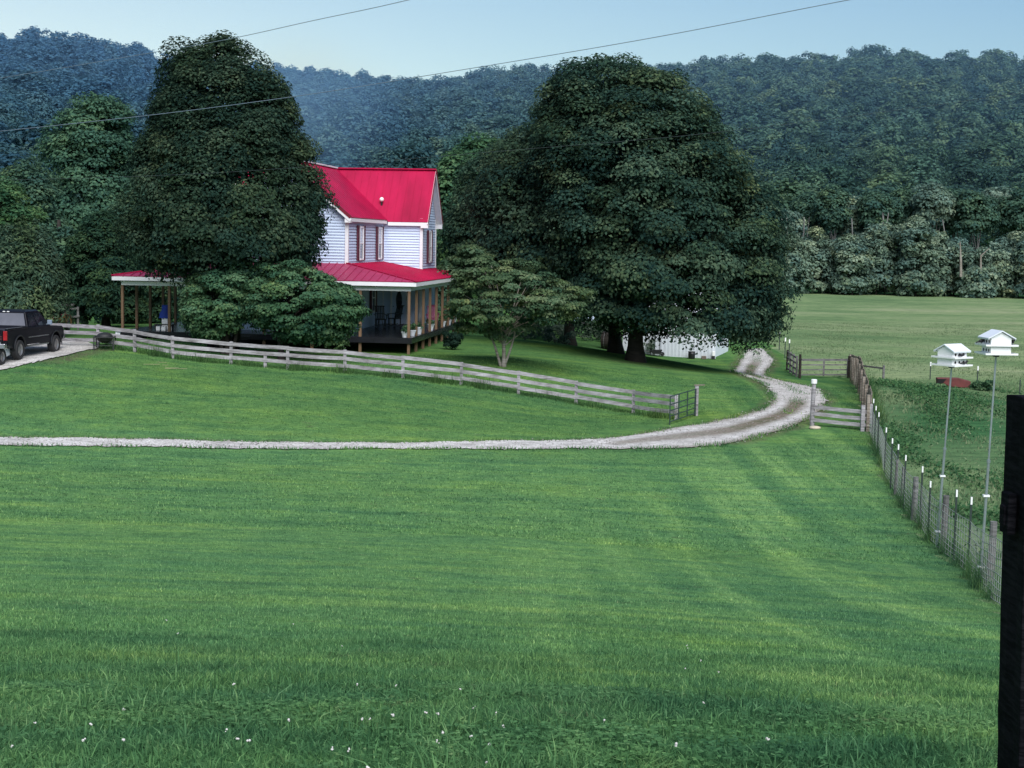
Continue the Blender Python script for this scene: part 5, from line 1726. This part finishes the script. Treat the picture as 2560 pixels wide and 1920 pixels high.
# ------------------------------------------------------------------ bird houses on poles
def birdhouse(base_px, top_px, label, rz, s=1.0):
    b0 = ground(*base_px)
    t0 = at(top_px[0], top_px[1], b0[1] + .0)
    q = t0 - b0
    rt = empty('bird_house', b0, 0, label, 'birdhouse', 'white bird houses on tall poles')
    m_ = q * .55
    s_ = MB(); s_.tube([(0, 0, -.1), tuple(m_)], .030 * s, 8); pole = s_.build('pole', M['galv'], rt)
    s_ = MB(); s_.tube([tuple(m_ * .99), tuple(q)], .021 * s, 8); s_.build('pole', M['galv'], rt)
    s_ = MB(); s_.tube([tuple(m_ * .985), tuple(m_ * 1.01)], .040 * s, 8); s_.build('collar', M['galv'], rt)
    for zz in (.09, .40):
        s_ = MB(); s_.box((q[0] * zz, q[1] * zz, q[2] * zz), (.12, .09, .035)); s_.build('bracket', M['white'], rt)
    Rm = Matrix.Rotation(rz, 3, 'Z')
    def loc(mb):
        mb.v = [tuple(Rm @ Vector(p) * s + Vector(q)) for p in mb.v]
        return mb
    s_ = MB(); s_.box((0, 0, .02), (.10, .10, .07)); loc(s_).build('mount', M['black'], rt)
    w, d, h = .42, .50, .165
    for lvl in range(2):
        z = .045 + lvl * (h + .012)
        s_ = MB(); s_.box((0, 0, z), (w + .24, d + .12, .022)); s_.box((0, -(d + .12) / 2, z + .012), (w + .26, .016, .035)); s_.box((0, (d + .12) / 2, z + .012), (w + .26, .016, .035))
        for sg in (-1, 1):
            s_.box((sg * (w + .24) / 2, 0, z + .013), (.016, d + .13, .036))
        loc(s_).build('tray', M['white'], rt)
        s_ = MB(); s_.box((0, 0, z + .011 + h / 2), (w, d, h)); box_ = loc(s_).build('nest_box', M['white'], rt)
        s_ = MB()
        for sg in (-1, 1):
            for yy in (-.14, .0, .14):
                c = [(yy + .030 * math.cos(a), z + .08 + .033 * math.sin(a)) for a in np.linspace(0, 2 * math.pi, 13)[:-1]]
                x0 = sg * w / 2
                s_.prism(c, 'x', x0 - .004, x0 + .004)
        loc(s_).build('entrance', M['darkhole'], box_)
    z = .045 + 2 * (h + .012) - .001
    s_ = MB()
    s_.prism([(-w / 2, z), (w / 2, z), (0, z + .105)], 'y', -d / 2, d / 2)
    loc(s_).build('gable', M['white'], rt)
    s_ = MB()
    for sg in (-1, 1):
        s_.bar((sg * (w / 2 + .07), -d / 2 - .05, z - .045), (sg * (w / 2 + .07), d / 2 + .05, z - .045), .01, .01)
        P_ = [Vector((sg * (w / 2 + .08), -d / 2 - .05, z - .035)), Vector((sg * (w / 2 + .08), d / 2 + .05, z - .035)), Vector((0, d / 2 + .05, z + .118)), Vector((0, -d / 2 - .05, z + .118))]
        s_.add(P_ + [p + Vector((0, 0, .022)) for p in P_], [(0, 1, 2, 3), (7, 6, 5, 4), (0, 1, 5, 4), (1, 2, 6, 5), (2, 3, 7, 6), (3, 0, 4, 7)])
    loc(s_).build('roof', M['whitemetal'], rt)
    return rt, b0, q, Rm, s


bh1 = birdhouse((2341, 1369), (2379, 918), 'lower white two storey bird house on a leaning pole, left of the two', R(-55), 1.0)
bh2 = birdhouse((2449, 1469), (2490, 890), 'higher white two storey bird house showing its blank gable, right of the two', R(4), .9)


def bird(h_, lp, rz, label):
    rt, b0, q, Rm, s = h_
    p = Vector(b0) + Vector(q) + Rm @ Vector(lp) * s
    s_ = MB()
    s_.ball((0, 0, .06), (.032, .06, .032), 10, 6); s_.ball((0, -.05, .095), (.024, .026, .024), 8, 6)
    s_.tube([(0, -.07, .095), (0, -.095, .092)], [.007, .002], 5); s_.tube([(0, .04, .055), (0, .13, .03)], [.02, .012], 6)
    s_.bar((-.01, 0, 0), (-.01, 0, .05), .005, .005); s_.bar((.01, 0, 0), (.01, 0, .05), .005, .005)
    o = s_.build('bird', M['bird'], None, True); o.location = p; o.rotation_euler = (0, 0, rz)
    tag(o, label, 'bird', 'dark birds on the bird houses')


bird(bh2, (.28, -.1, .235), .4, 'dark bird on the right end of the upper tray of the higher bird house')
bird(bh2, (.27, .1, .06), 1.2, 'dark bird on the right end of the lower tray of the higher bird house')
bird(bh2, (-.28, .1, .235), 2.0, 'dark bird on the left end of the upper tray of the higher bird house')
bird(bh1, (.27, -.02, .235), 1.0, 'dark bird on the upper tray of the lower bird house')
bird(bh1, (.27, .12, .06), 1.5, 'dark bird on the lower tray of the lower bird house')

# ------------------------------------------------------------------ black post close by
bp0 = at(2592, 1500, 3.7); bz = h1(bp0[0], bp0[1])
ptop = at(2560, 992, 3.7)[2]
bp = empty('tarred_post', (bp0[0], bp0[1], bz), 0, 'thick black tarred post close to the viewer at the right edge', 'post')
s_ = MB()
ringn = 12; rows = 16
hh = ptop - bz
rg = random.Random(3)
W2 = .083
offs = [(rg.uniform(-.004, .004), rg.uniform(-.004, .004)) for _ in range(ringn)]
sq = [(-1, -1), (-.4, -1.03), (.3, -1.0), (1, -1), (1.02, -.3), (1, .4), (1, 1), (.3, 1.02), (-.4, 1), (-1, 1), (-1.02, .4), (-1, -.3)]
for j in range(rows + 1):
    t = j / rows
    for k in range(ringn):
        ww = W2 * (1.06 - .06 * t)
        s_.v.append((sq[k][0] * ww + offs[k][0] + rg.uniform(-.0016, .0016) + .010 * t + .05 * (1 - t), sq[k][1] * ww + offs[k][1] + rg.uniform(-.0016, .0016), -.2 + (hh + .2) * t + (rg.uniform(-.004, .004) if j == rows else 0)))
for j in range(rows):
    for k in range(ringn):
        k2 = (k + 1) % ringn
        s_.f.append((j * ringn + k, j * ringn + k2, (j + 1) * ringn + k2, (j + 1) * ringn + k))
s_.f.append(tuple(rows * ringn + k for k in range(ringn)))
s_.build('timber', M['creosote'], bp, bevel=.004)
zl = at(2490, 1280, 3.7)[2] - bz
s_ = MB(); s_.box((-.083, -.01, zl), (.022, .06, .10)); s_.box((-.090, -.01, zl - .005), (.02, .035, .05)); s_.build('latch_block', M['creosote'], bp, bevel=.004)
zk = at(2550, 1430, 3.62)[2] - bz
s_ = MB(); s_.ball((-.005, -.088, zk), (.012, .008, .026), 10, 8); s_.build('knot', M['stone'], bp, True)

# ------------------------------------------------------------------ white barn under the maple
wb = ground(1560, 893, 90); we = ground(1782, 906, 90)
wb = at(1556, 889, 101); we = at(1781, 905, 99)
wb[2] = h1(wb[0], wb[1]); we[2] = h1(we[0], we[1])
q = we - wb
ang = math.atan2(q[1], q[0]); Lb = math.hypot(q[0], q[1])
zb = min(wb[2], we[2])
barn = empty('white_barn', (wb[0], wb[1], zb), ang, 'white ribbed metal barn half hidden under the big maple', 'barn')
s_ = MB(); bh_ = 2.9
xk = 0.0
while xk < Lb:
    s_.box((xk + .1, .012, bh_ / 2), (.2, .02, bh_)); s_.box((min(Lb, xk + .2), -.004, bh_ / 2), (.045, .03, bh_)); xk += .24
s_.box((Lb / 2, 2.5, bh_ / 2), (Lb, 4.9, bh_ - .02))
s_.build('wall', M['whitemetal'], barn)
s_ = MB(); s_.prism([(-.25, bh_ + .01), (2.5, bh_ + 1.2), (5.25, bh_ + .01), (5.25, bh_ + .08), (2.5, bh_ + 1.28), (-.25, bh_ + .08)], 'x', -.2, Lb + .2); s_.build('roof', M['whitemetal'], barn)
s_ = MB(); s_.box((Lb * .36, -.03, bh_ / 2), (.10, .03, bh_)); s_.box((Lb * .42, -.03, bh_ / 2), (.05, .03, bh_)); s_.build('door_track', M['galv'], barn)


def on_barn(x, y):
    p = Vector((math.cos(ang) * x - math.sin(ang) * y, math.sin(ang) * x + math.cos(ang) * y, 0)) + Vector(wb)
    return (p.x, p.y, h1(p.x, p.y))


p = on_barn(Lb * .79, -.5)
rt = empty('barrel', p, 0, 'black barrel standing before the white barn', 'barrel')
s_ = MB(); s_.lathe([(.20, 0), (.22, .05), (.23, .3), (.22, .44)], n=14); s_.build('drum', M['black'], rt, True)
s_ = MB(); s_.lathe([(.235, .44), (.235, .47)], n=14); s_.build('lid', M['tyre'], rt)
p = on_barn(Lb * 1.02, -.3)
rt = empty('tank', p, 0, 'small white tank at the right corner of the barn', 'tank')
s_ = MB(); s_.box((0, 0, .36), (.18, .2, .30)); s_.build('tank_body', M['white'], rt, bevel=.02)
s_ = MB(); s_.box((-.02, .02, .10), (.22, .24, .2)); s_.build('stand', M['black'], rt)
p = on_barn(Lb * .92, -.4)
s_ = MB(); s_.box((0, 0, .1), (.30, .25, .2)); o = s_.build('crate', M['brownboard'], None, bevel=.02); o.location = p; tag(o, 'low brown crate between the barrel and the white tank', 'crate')
p = on_barn(Lb * .40, -.6)
rt = empty('wheelbarrow', p, 0, 'dark wheelbarrow lying in the weeds against the white barn', 'wheelbarrow')
s_ = MB(); s_.prism([(-.4, .38), (.4, .42), (.25, .15), (-.2, .15)], 'y', -.25, .25); s_.build('tray', M['black'], rt)
s_ = MB(); s_.tube([(.42, -.04, .14), (.42, .04, .14)], .14, 12); s_.build('wheel', M['tyre'], rt)
s_ = MB(); s_.bar((-.8, -.2, .34), (.4, -.06, .16), .04, .04); s_.bar((-.8, .2, .34), (.4, .06, .16), .04, .04); s_.build('handle', M['greypost'], rt)
rg = np.random.default_rng(71)
C = np.stack([rg.normal(0, .3, 12), rg.normal(0, .2, 12), rg.uniform(.1, .9, 12)], 1)
V, v_ = crown_leaves(C, rg.uniform(.12, .22, 12), 700, .10, 1, rg)
p = on_barn(Lb * .33, -.4)
rt = empty('weed_clump', p, 0, 'grey green weeds growing up the wall of the white barn', 'weed')
quadmesh('foliage', V.reshape(-1, 3), 4, M['garden'], rt, attrs={'v': v_, 'far': np.zeros(len(v_))})
s_ = MB(); s_.tube([(0, 0, -.05), (.02, 0, .7)], [.02, .008], 5); s_.build('stem', M['bark'], rt)
# round bale and garden
p = ground(1530, 878, 88)
rt = empty('round_bale', (p[0], p[1] + 1.0, h1(p[0], p[1] + 1)), R(70), 'dark round hay bale left of the leaning maple trunk', 'bale')
s_ = MB(); s_.tube([(0, -.55, .58), (0, .55, .58)], .60, 24); s_.build('hay', M['bark'], rt)
s_ = MB()
for yy in (-.35, 0, .35): s_.tube([(0, yy - .02, .58), (0, yy + .02, .58)], .607, 24)
s_.build('net_wrap', M['greypost'], rt)
pv = at(1480, 829, 118); pv[2] = h1(pv[0], pv[1])
rt = empty('covered_trailer', pv, R(5), 'pale grey covered trailer beyond the maple trunks', 'trailer')
s_ = MB(); s_.prism([(-1.5, .45), (1.5, .45), (1.55, .7), (1.1, 1.15), (-.9, 1.2), (-1.5, .8)], 'y', -.8, .8); s_.build('cover', M['siding'], rt, bevel=.05)
for sg in (-1, 1):
    s_ = MB(); s_.tube([(sg * .9, -.86, .3), (sg * .9, -.7, .3)], .3, 14); s_.build('wheel', M['tyre'], rt)
G = []; GA = []
for i in range(240):
    u = rng.uniform(1290, 1530); v = rng.uniform(846, 872) - (1530 - u) * .06
    p = ground(u, v, 90)
    p[1] += 4; p[2] = h1(p[0], p[1])
    G.append(p + np.array([0, 0, rng.uniform(.1, .7)])); GA.append(rng.uniform(.12, .26))
V, v_ = crown_leaves(np.array(G), np.array(GA), 12000, .13, 1.0, np.random.default_rng(6))
tag(quadmesh('garden_growth', V.reshape(-1, 3), 4, M['garden'], attrs={'v': v_, 'far': np.zeros(len(v_))}), 'pale weedy garden growth behind the maple trunks', 'garden plants', kind='stuff')

# ------------------------------------------------------------------ fire pit
fpp = ground(262, 874)
rt = empty('fire_pit', fpp, R(8), 'square black metal fire pit on legs in front of the board fence', 'fire pit')
s_ = MB(); s_.lathe([(.12, .30), (.30, .40), (.36, .52), (.38, .54), (.34, .53), (.26, .43), (.1, .36)], n=18); s_.build('bowl', M['cooking'], rt)
s_ = MB()
for sg in (-1, 1):
    s_.bar((-.42, sg * .40, .56), (.42, sg * .40, .56), .05, .05); s_.bar((sg * .42, -.40, .562), (sg * .42, .40, .562), .05, .05); s_.bar((-.42, sg * .40, .2), (.42, sg * .40, .2), .03, .03)
s_.build('frame', M['cooking'], rt)
s_ = MB(); s_.ball((0, 0, .56), (.36, .36, .20), 16, 8); s_.build('mesh_lid', M['cooking'], rt, True)
for a in range(4):
    c, s2 = (-1, 1)[a % 2], (-1, 1)[a // 2]
    s_ = MB(); s_.bar((c * .41, s2 * .39, 0), (c * .41, s2 * .39, .54), .05, .05); s_.build('leg', M['cooking'], rt)


# ------------------------------------------------------------------ vehicles
def wheel(parent, x, y, r_, w, out):
    s_ = MB()
    prof = [(-w / 2, r_ * .62), (-w / 2, r_ * .93), (-w * .36, r_), (w * .36, r_), (w / 2, r_ * .93), (w / 2, r_ * .62)]
    n_ = 28
    for px, pr_ in prof:
        for k in range(n_):
            a = 2 * math.pi * k / n_
            s_.v.append((x + px, y + pr_ * math.cos(a), r_ + pr_ * math.sin(a)))
    for i in range(len(prof) - 1):
        for k in range(n_):
            k2 = (k + 1) % n_
            s_.f.append((i * n_ + k, i * n_ + k2, (i + 1) * n_ + k2, (i + 1) * n_ + k))
    root = bpy.data.objects.new('wheel', None); COL.objects.link(root); root.parent = parent
    s_.build('tyre', M['tyre'], root)
    s_ = MB()
    xo = x + out * w * .42
    for k in range(n_):
        a = 2 * math.pi * k / n_
        s_.v.append((xo, y + r_ * .63 * math.cos(a), r_ + r_ * .63 * math.sin(a)))
    for k in range(n_):
        a = 2 * math.pi * k / n_
        s_.v.append((xo - out * w * .18, y + r_ * .48 * math.cos(a), r_ + r_ * .48 * math.sin(a)))
    for k in range(n_):
        a = 2 * math.pi * k / n_
        s_.v.append((xo - out * w * .05, y + r_ * .18 * math.cos(a), r_ + r_ * .18 * math.sin(a)))
    for i in range(2):
        for k in range(n_):
            k2 = (k + 1) % n_
            s_.f.append((i * n_ + k, i * n_ + k2, (i + 1) * n_ + k2, (i + 1) * n_ + k))
    s_.f.append(tuple(2 * n_ + k for k in range(n_)))
    s_.build('rim', M['rim'], root)


def arch(yc, zc, r_, n_=9):
    return [(yc + r_ * math.cos(a), zc + r_ * math.sin(a)) for a in np.linspace(math.pi, 0, n_)]


def side_shell(mb, prof, x_in, x_out):
    """side profile (y,z) swept across the full width"""
    mb.prism(prof, 'x', x_in, x_out)


def pickup(loc, rz, label):
    t = empty('pickup_truck', loc, rz, label, 'truck')
    r_ = .40
    prof = [(0.05, .62), (.30, .58)] + arch(1.15, .46, .50) + [(1.9, .56), (4.0, .56)] + arch(4.72, .46, .50)[:] + [(5.45, .60), (5.58, .72), (5.58, 1.02), (5.40, 1.16), (4.05, 1.26), (1.98, 1.28), (1.98, 1.24), (.02, 1.24), (0, .9)]
    s_ = MB(); s_.prism(prof, 'x', -.94, .94); s_.build('body', M['truckpaint'], t, bevel=.035)
    # bed rails and cover
    for sg in (-1, 1):
        s_ = MB(); s_.bar((sg * .88, .04, 1.275), (sg * .88, 1.96, 1.275), .13, .07)
        s_.build('bed_rail', M['truckpaint'], t, bevel=.015)
    s_ = MB(); s_.bar((.90, .05, 1.318), (.90, 1.5, 1.318), .06, .012); s_.build('rail_cap', M['chrome'], t)
    s_ = MB(); s_.box((0, -.005, 1.02), (1.50, .05, .50)); tg = s_.build('tailgate', M['truckpaint'], t, bevel=.015)
    s_ = MB()
    for z in (.88, .94, 1.0): s_.box((.25, -.036, z), (.95, .014, .018))
    s_.build('trim_strip', M['rust'], tg)
    s_ = MB(); s_.box((0, -.035, 1.14), (.22, .02, .06)); s_.build('handle', M['black'], tg)
    for sg in (-1, 1):
        s_ = MB(); s_.box((sg * .86, .0, 1.03), (.16, .09, .38)); s_.build('tail_lamp', M['redlamp'], t, bevel=.02)
    s_ = MB(); s_.box((0, -.10, .62), (1.86, .22, .20)); s_.build('bumper', M['chrome'], t, bevel=.03)
    s_ = MB(); s_.box((0, 5.66, .70), (1.86, .18, .24)); s_.build('bumper', M['chrome'], t, bevel=.03)
    # cab
    lo_ = [(-.90, 2.0), (.90, 2.0), (.90, 4.28), (-.90, 4.28)]; hi_ = [(-.72, 2.16), (.72, 2.16), (.74, 3.42), (-.74, 3.42)]
    s_ = MB(); vs = [(a, b_, 1.25) for a, b_ in lo_] + [(a, b_, 1.90) for a, b_ in hi_] + [(a * .9, 2.3 + (b_ - 2.16) * .8, 1.955) for a, b_ in hi_]
    s_.add(vs, [(0, 1, 5, 4), (1, 2, 6, 5), (2, 3, 7, 6), (3, 0, 4, 7), (4, 5, 9, 8), (5, 6, 10, 9), (6, 7, 11, 10), (7, 4, 8, 11), (8, 9, 10, 11)])
    cab = s_.build('cab', M['truckpaint'], t, bevel=.02)

    def lerp3(a, b_, k): return tuple(a[i] + (b_[i] - a[i]) * k for i in range(3))

    def paneq(name, A, B, Cc, D, u0, u1, v0, v1, off, mat, par):
        def pt(u, v):
            p = lerp3(lerp3(A, B, u), lerp3(D, Cc, u), v); return tuple(p[i] + off[i] for i in range(3))
        m2 = MB(); m2.add([pt(u0, v0), pt(u1, v0), pt(u1, v1), pt(u0, v1)], [(0, 1, 2, 3)])
        return m2.build(name, mat, par)
    paneq('rear_window', vs[0], vs[1], vs[5], vs[4], .05, .95, .12, .90, (0, -.012, .004), M['tint'], cab)
    for sg, (A, B, Cc, D) in ((1, (vs[1], vs[2], vs[6], vs[5])), (-1, (vs[0], vs[3], vs[7], vs[4]))):
        paneq('side_window', A, B, Cc, D, .06, .42, .08, .88, (sg * .012, 0, .003), M['glass'], cab)
        paneq('side_window', A, B, Cc, D, .46, .93, .08, .88, (sg * .012, 0, .003), M['glass'], cab)
    paneq('windscreen', vs[3], vs[2], vs[6], vs[7], .06, .94, .08, .9, (0, .012, .004), M['glass'], cab)
    s_ = MB()
    for x_ in (-.09, .09): s_.box((x_ - .1, 2.145, 1.90), (.10, .03, .035))
    s_.build('roof_lamp', M['white'], cab)
    for sg in (-1, 1):
        s_ = MB(); s_.box((sg * 1.08, 3.78, 1.40), (.20, .10, .20)); s_.bar((sg * .9, 3.8, 1.30), (sg * 1.05, 3.8, 1.36), .04, .04); s_.build('mirror', M['black'] if sg < 0 else M['cable'], t, bevel=.02)
        s_ = MB(); s_.box((sg * .948, 2.98, .86), (.02, 2.0, .045)); s_.build('side_trim', M['chrome'], t)
        s_ = MB(); s_.box((sg * .95, 3.05, 1.12), (.03, .18, .035)); s_.build('door_handle', M['black'], t)
        s_ = MB(); s_.box((sg * .90, 2.95, .50), (.12, 2.0, .06)); s_.build('running_board', M['chrome'], t)
        s_ = MB(); s_.box((sg * .72, 5.60, .98), (.34, .06, .16)); s_.build('headlamp', M['chrome'], t)
        for y_ in (1.15, 4.72):
            # dark flare round the wheel opening
            s_ = MB(); s_.tube([(sg * .945, p[0], p[1]) for p in arch(y_, .46, .52, 15)], .035, 6); s_.build('fender_flare', M['black'], t)
            wheel(t, sg * .84, y_, r_, .28, sg)
    return t


wr0 = ground(60, 901); wf0 = ground(146, 881)
dv = wf0 - wr0
hd = math.atan2(dv[0], dv[1])
hd = max(R(3), min(R(10), hd))
off = Matrix.Rotation(-hd, 3, 'Z') @ Vector((.84, 1.15, 0))
tl_ = Vector(wr0) - off
pickup((tl_.x - .26, tl_.y, wr0[2] + .04), -hd, 'black extended cab pickup truck with tall tyres parked on the gravel')


def car(loc, rz, paint, label, height=1.5):
    t = empty('parked_car', loc, rz, label, 'car')
    r_ = .33; k = height / 1.5
    prof = [(-2.15, .38), (-2.2, .6), (-2.15, .88 * k), (-1.5, .95 * k), (1.0, .93 * k), (2.05, .80 * k), (2.22, .62), (2.18, .36)] + [(1.75, .30)] + arch(1.35, .33, .38)[::-1] + [(.9, .26), (-.9, .26)] + arch(-1.35, .33, .38)[::-1] + [(-1.8, .30)]
    s_ = MB(); s_.prism(prof, 'x', -.88, .88); s_.build('body', paint, t, bevel=.05)
    lo_ = [(-.82, -1.75), (.82, -1.75), (.82, 1.15), (-.82, 1.15)]; hi_ = [(-.62, -1.1), (.62, -1.1), (.62, .35), (-.62, .35)]
    vs = [(a, b_, .92 * k) for a, b_ in lo_] + [(a, b_, height) for a, b_ in hi_]
    s_ = MB(); s_.add(vs, [(0, 1, 5, 4), (1, 2, 6, 5), (2, 3, 7, 6), (3, 0, 4, 7), (4, 5, 6, 7)]); cab = s_.build('cabin', paint, t, bevel=.04)
    for (a, b_, c, d) in ((0, 1, 5, 4), (1, 2, 6, 5), (2, 3, 7, 6), (3, 0, 4, 7)):
        P_ = [Vector(vs[i]) for i in (a, b_, c, d)]; ctr = sum(P_, Vector()) / 4
        n_ = (P_[1] - P_[0]).cross(P_[3] - P_[0]).normalized()
        if n_.dot(ctr - Vector((0, 0, 1.0))) < 0: n_ = -n_
        s_ = MB(); s_.add([ctr + (p - ctr) * .84 + n_ * .012 for p in P_], [(0, 1, 2, 3)]); s_.build('side_window', M['glass'], cab)
    for sg in (-1, 1):
        s_ = MB(); s_.box((sg * .62, 2.14, .68), (.34, .12, .13)); s_.build('headlamp', M['chrome'], t)
        s_ = MB(); s_.box((sg * .62, -2.19, .76), (.34, .06, .14)); s_.build('tail_lamp', M['redlamp'], t)
        for y_ in (-1.35, 1.35): wheel(t, sg * .80, y_, r_, .22, sg)
    s_ = MB(); s_.box((0, 2.2, .45), (1.6, .08, .14)); s_.build('bumper', M['black'], t)
    return t


cp_ = ground(1, 914)
co_ = Matrix.Rotation(R(-8), 3, 'Z') @ Vector((.80, 1.35, 0))
car((cp_[0] - co_.x, cp_[1] - co_.y, cp_[2] + .03), R(-8), M['whitepaint'], 'white car at the left edge in front of the black truck', 1.55)
rc_ = at(104, 850, 80)
car((rc_[0], rc_[1] + .8, h1(rc_[0], rc_[1] + .8)), R(4), M['redpaint'], 'red car parked behind the bonnet of the black truck', 1.55)
# split rails / old lumber behind the red car
lb = tb(152, 86)
rt = empty('rail_fence', lb, R(12), 'old grey rail fence sagging under the trees behind the red car', 'fence')
for k, (z0, z1) in enumerate(((.55, .78), (.95, 1.22), (1.32, 1.42))):
    s_ = MB(); s_.bar((-1.0, .02 * k, z0), (1.0 - .15 * k, .02 * k, z1), .06, .10); s_.build('rail', M['greypost'], rt)
for x_ in (-.95, .9):
    s_ = MB(); s_.box((x_, .10, .6), (.11, .10, 1.4)); s_.build('post', M['greypost'], rt)


# ------------------------------------------------------------------ power lines
def cable(pts, label, r0, n=60):
    P_ = np.array([at(u, v, Y) for u, v, Y in pts])
    Q_ = resample(P_, n)
    o0 = Q_[0]
    s_ = MB(); s_.tube([tuple(p - o0) for p in Q_], r0, 5)
    o = s_.build('power_line', M['cable'] if r0 > .008 else M['thincable'], None, True); o.location = tuple(o0)
    tag(o, label, 'power line', 'power lines crossing the valley')


cable([(2700, -110, 36), (2120, 0, 39), (1600, 100, 42.5), (1060, 190, 47), (745, 240, 50), (400, 285, 54), (0, 328, 59), (-300, 356, 63)], 'upper right power line passing in front of the shade tree', .0105)
cable([(1500, -120, 40), (1020, 0, 44), (780, 52, 47), (560, 100, 50), (330, 140, 54), (0, 195, 60), (-300, 235, 66)], 'power line leaving the top edge above the house', .0105)
cable([(2900, 170, 38), (2500, 240, 42), (1800, 330, 47), (1300, 374, 52), (830, 412, 57), (540, 432, 61), (280, 443, 65), (0, 450, 69), (-300, 452, 73)], 'lowest and thinnest power line crossing the maple and the shade tree', .005)

# ------------------------------------------------------------------ smoke drifting behind the shade tree
mt, nt, out = newmat('blue smoke')
tc = N(nt, 'ShaderNodeTexCoord')
ln_ = N(nt, 'ShaderNodeVectorMath', operation='LENGTH'); nt.links.new(tc.outputs['Object'], ln_.inputs[0])
rr = ramp(nt, [(0, (1, 1, 1)), (.45, (.5, .5, .5)), (1, (0, 0, 0))]); nt.links.new(ln_.outputs['Value'], rr.inputs[0])
nz = noise(nt, tc.outputs['Object'], 1.8, 2, .5)
r2 = ramp(nt, [(.3, (.25, .25, .25)), (.7, (1, 1, 1))]); nt.links.new(nz, r2.inputs[0])
ml = N(nt, 'ShaderNodeMath', operation='MULTIPLY'); nt.links.new(rr.outputs[0], ml.inputs[0]); nt.links.new(r2.outputs[0], ml.inputs[1])
m2 = N(nt, 'ShaderNodeMath', operation='MULTIPLY'); nt.links.new(ml.outputs[0], m2.inputs[0]); m2.inputs[1].default_value = .11
vs_ = N(nt, 'ShaderNodeVolumeScatter'); vs_.inputs['Color'].default_value = (.26, .52, .98, 1); vs_.inputs['Anisotropy'].default_value = .1
nt.links.new(m2.outputs[0], vs_.inputs['Density'])
nt.links.new(vs_.outputs[0], out.inputs['Volume'])
s_ = MB(); s_.ball((0, 0, 0), 1.0, 20, 12)
sm = s_.build('smoke', mt, None, True)
sm.location = tuple(at(690, 300, 122)); sm.scale = (11, 9, 8.0); sm.rotation_euler = (0, R(-14), 0)
tag(sm, 'thin blue smoke drifting between the shade tree and the hill', 'smoke', kind='stuff')

# thin blue evening haze that fills the valley in front of the hills
mt, nt, out = newmat('valley haze')
vs_ = N(nt, 'ShaderNodeVolumeScatter'); vs_.inputs['Color'].default_value = (.30, .58, 1.0, 1); vs_.inputs['Density'].default_value = .00042; vs_.inputs['Anisotropy'].default_value = 0
nt.links.new(vs_.outputs[0], out.inputs['Volume'])
try:
    mt.cycles.homogeneous_volume = True
except Exception:
    pass
s_ = MB(); s_.box((0, 0, 0), (900, 640, 150))
hz = s_.build('haze', mt, None); hz.location = (0, 600, 65)
tag(hz, 'thin blue evening haze hanging before the wooded hills', 'haze', kind='stuff')

# ------------------------------------------------------------------ light
SUN_EL, SUN_AZ = R(45), R(164)      # azimuth from the view direction (+Y), clockwise: behind and to the left
w = bpy.data.worlds.new('World'); SC.world = w; w.use_nodes = True
nt = w.node_tree; nt.nodes.clear()
sky = N(nt, 'ShaderNodeTexSky', sky_type='NISHITA')
sky.sun_disc = False
sky.sun_elevation = SUN_EL; sky.sun_rotation = SUN_AZ
sky.altitude = 250; sky.air_density = 1.15; sky.dust_density = .5; sky.ozone_density = 1.6
bg = N(nt, 'ShaderNodeBackground'); bg.inputs['Strength'].default_value = .15
wo = N(nt, 'ShaderNodeOutputWorld')
tcw = N(nt, 'ShaderNodeTexCoord')
sx_ = N(nt, 'ShaderNodeSeparateXYZ'); nt.links.new(tcw.outputs['Generated'], sx_.inputs[0])
mr = N(nt, 'ShaderNodeMapRange'); mr.inputs['From Min'].default_value = -.35; mr.inputs['From Max'].default_value = .35
nt.links.new(sx_.outputs['X'], mr.inputs['Value'])
wr_ = ramp(nt, [(0, (.94, .90, .86)), (.5, (.70, .76, .79)), (1, (.52, .64, .74))]); nt.links.new(mr.outputs[0], wr_.inputs[0])
nt.links.new(mixc(nt, 1.0, sky.outputs[0], wr_.outputs[0], 'MULTIPLY'), bg.inputs[0]); nt.links.new(bg.outputs[0], wo.inputs[0])
sl = bpy.data.lights.new('sun', 'SUN'); sl.energy = 4.9; sl.angle = R(55); sl.color = (1, .97, .94)
so = bpy.data.objects.new('sun', sl); COL.objects.link(so)
sd = Vector((math.sin(SUN_AZ) * math.cos(SUN_EL), math.cos(SUN_AZ) * math.cos(SUN_EL), math.sin(SUN_EL)))
so.rotation_euler = sd.to_track_quat('Z', 'Y').to_euler()

SC.render.engine = 'CYCLES'
SC.cycles.max_bounces = 8; SC.cycles.diffuse_bounces = 4; SC.cycles.transparent_max_bounces = 8; SC.cycles.glossy_bounces = 2; SC.cycles.transmission_bounces = 3
SC.cycles.volume_bounces = 0
SC.cycles.use_denoising = True
try:
    SC.cycles.denoiser = 'OPENIMAGEDENOISE'
except Exception:
    pass
SC.view_settings.view_transform = 'Standard'
SC.view_settings.look = 'None'
SC.view_settings.exposure = 0
SC.view_settings.gamma = 1
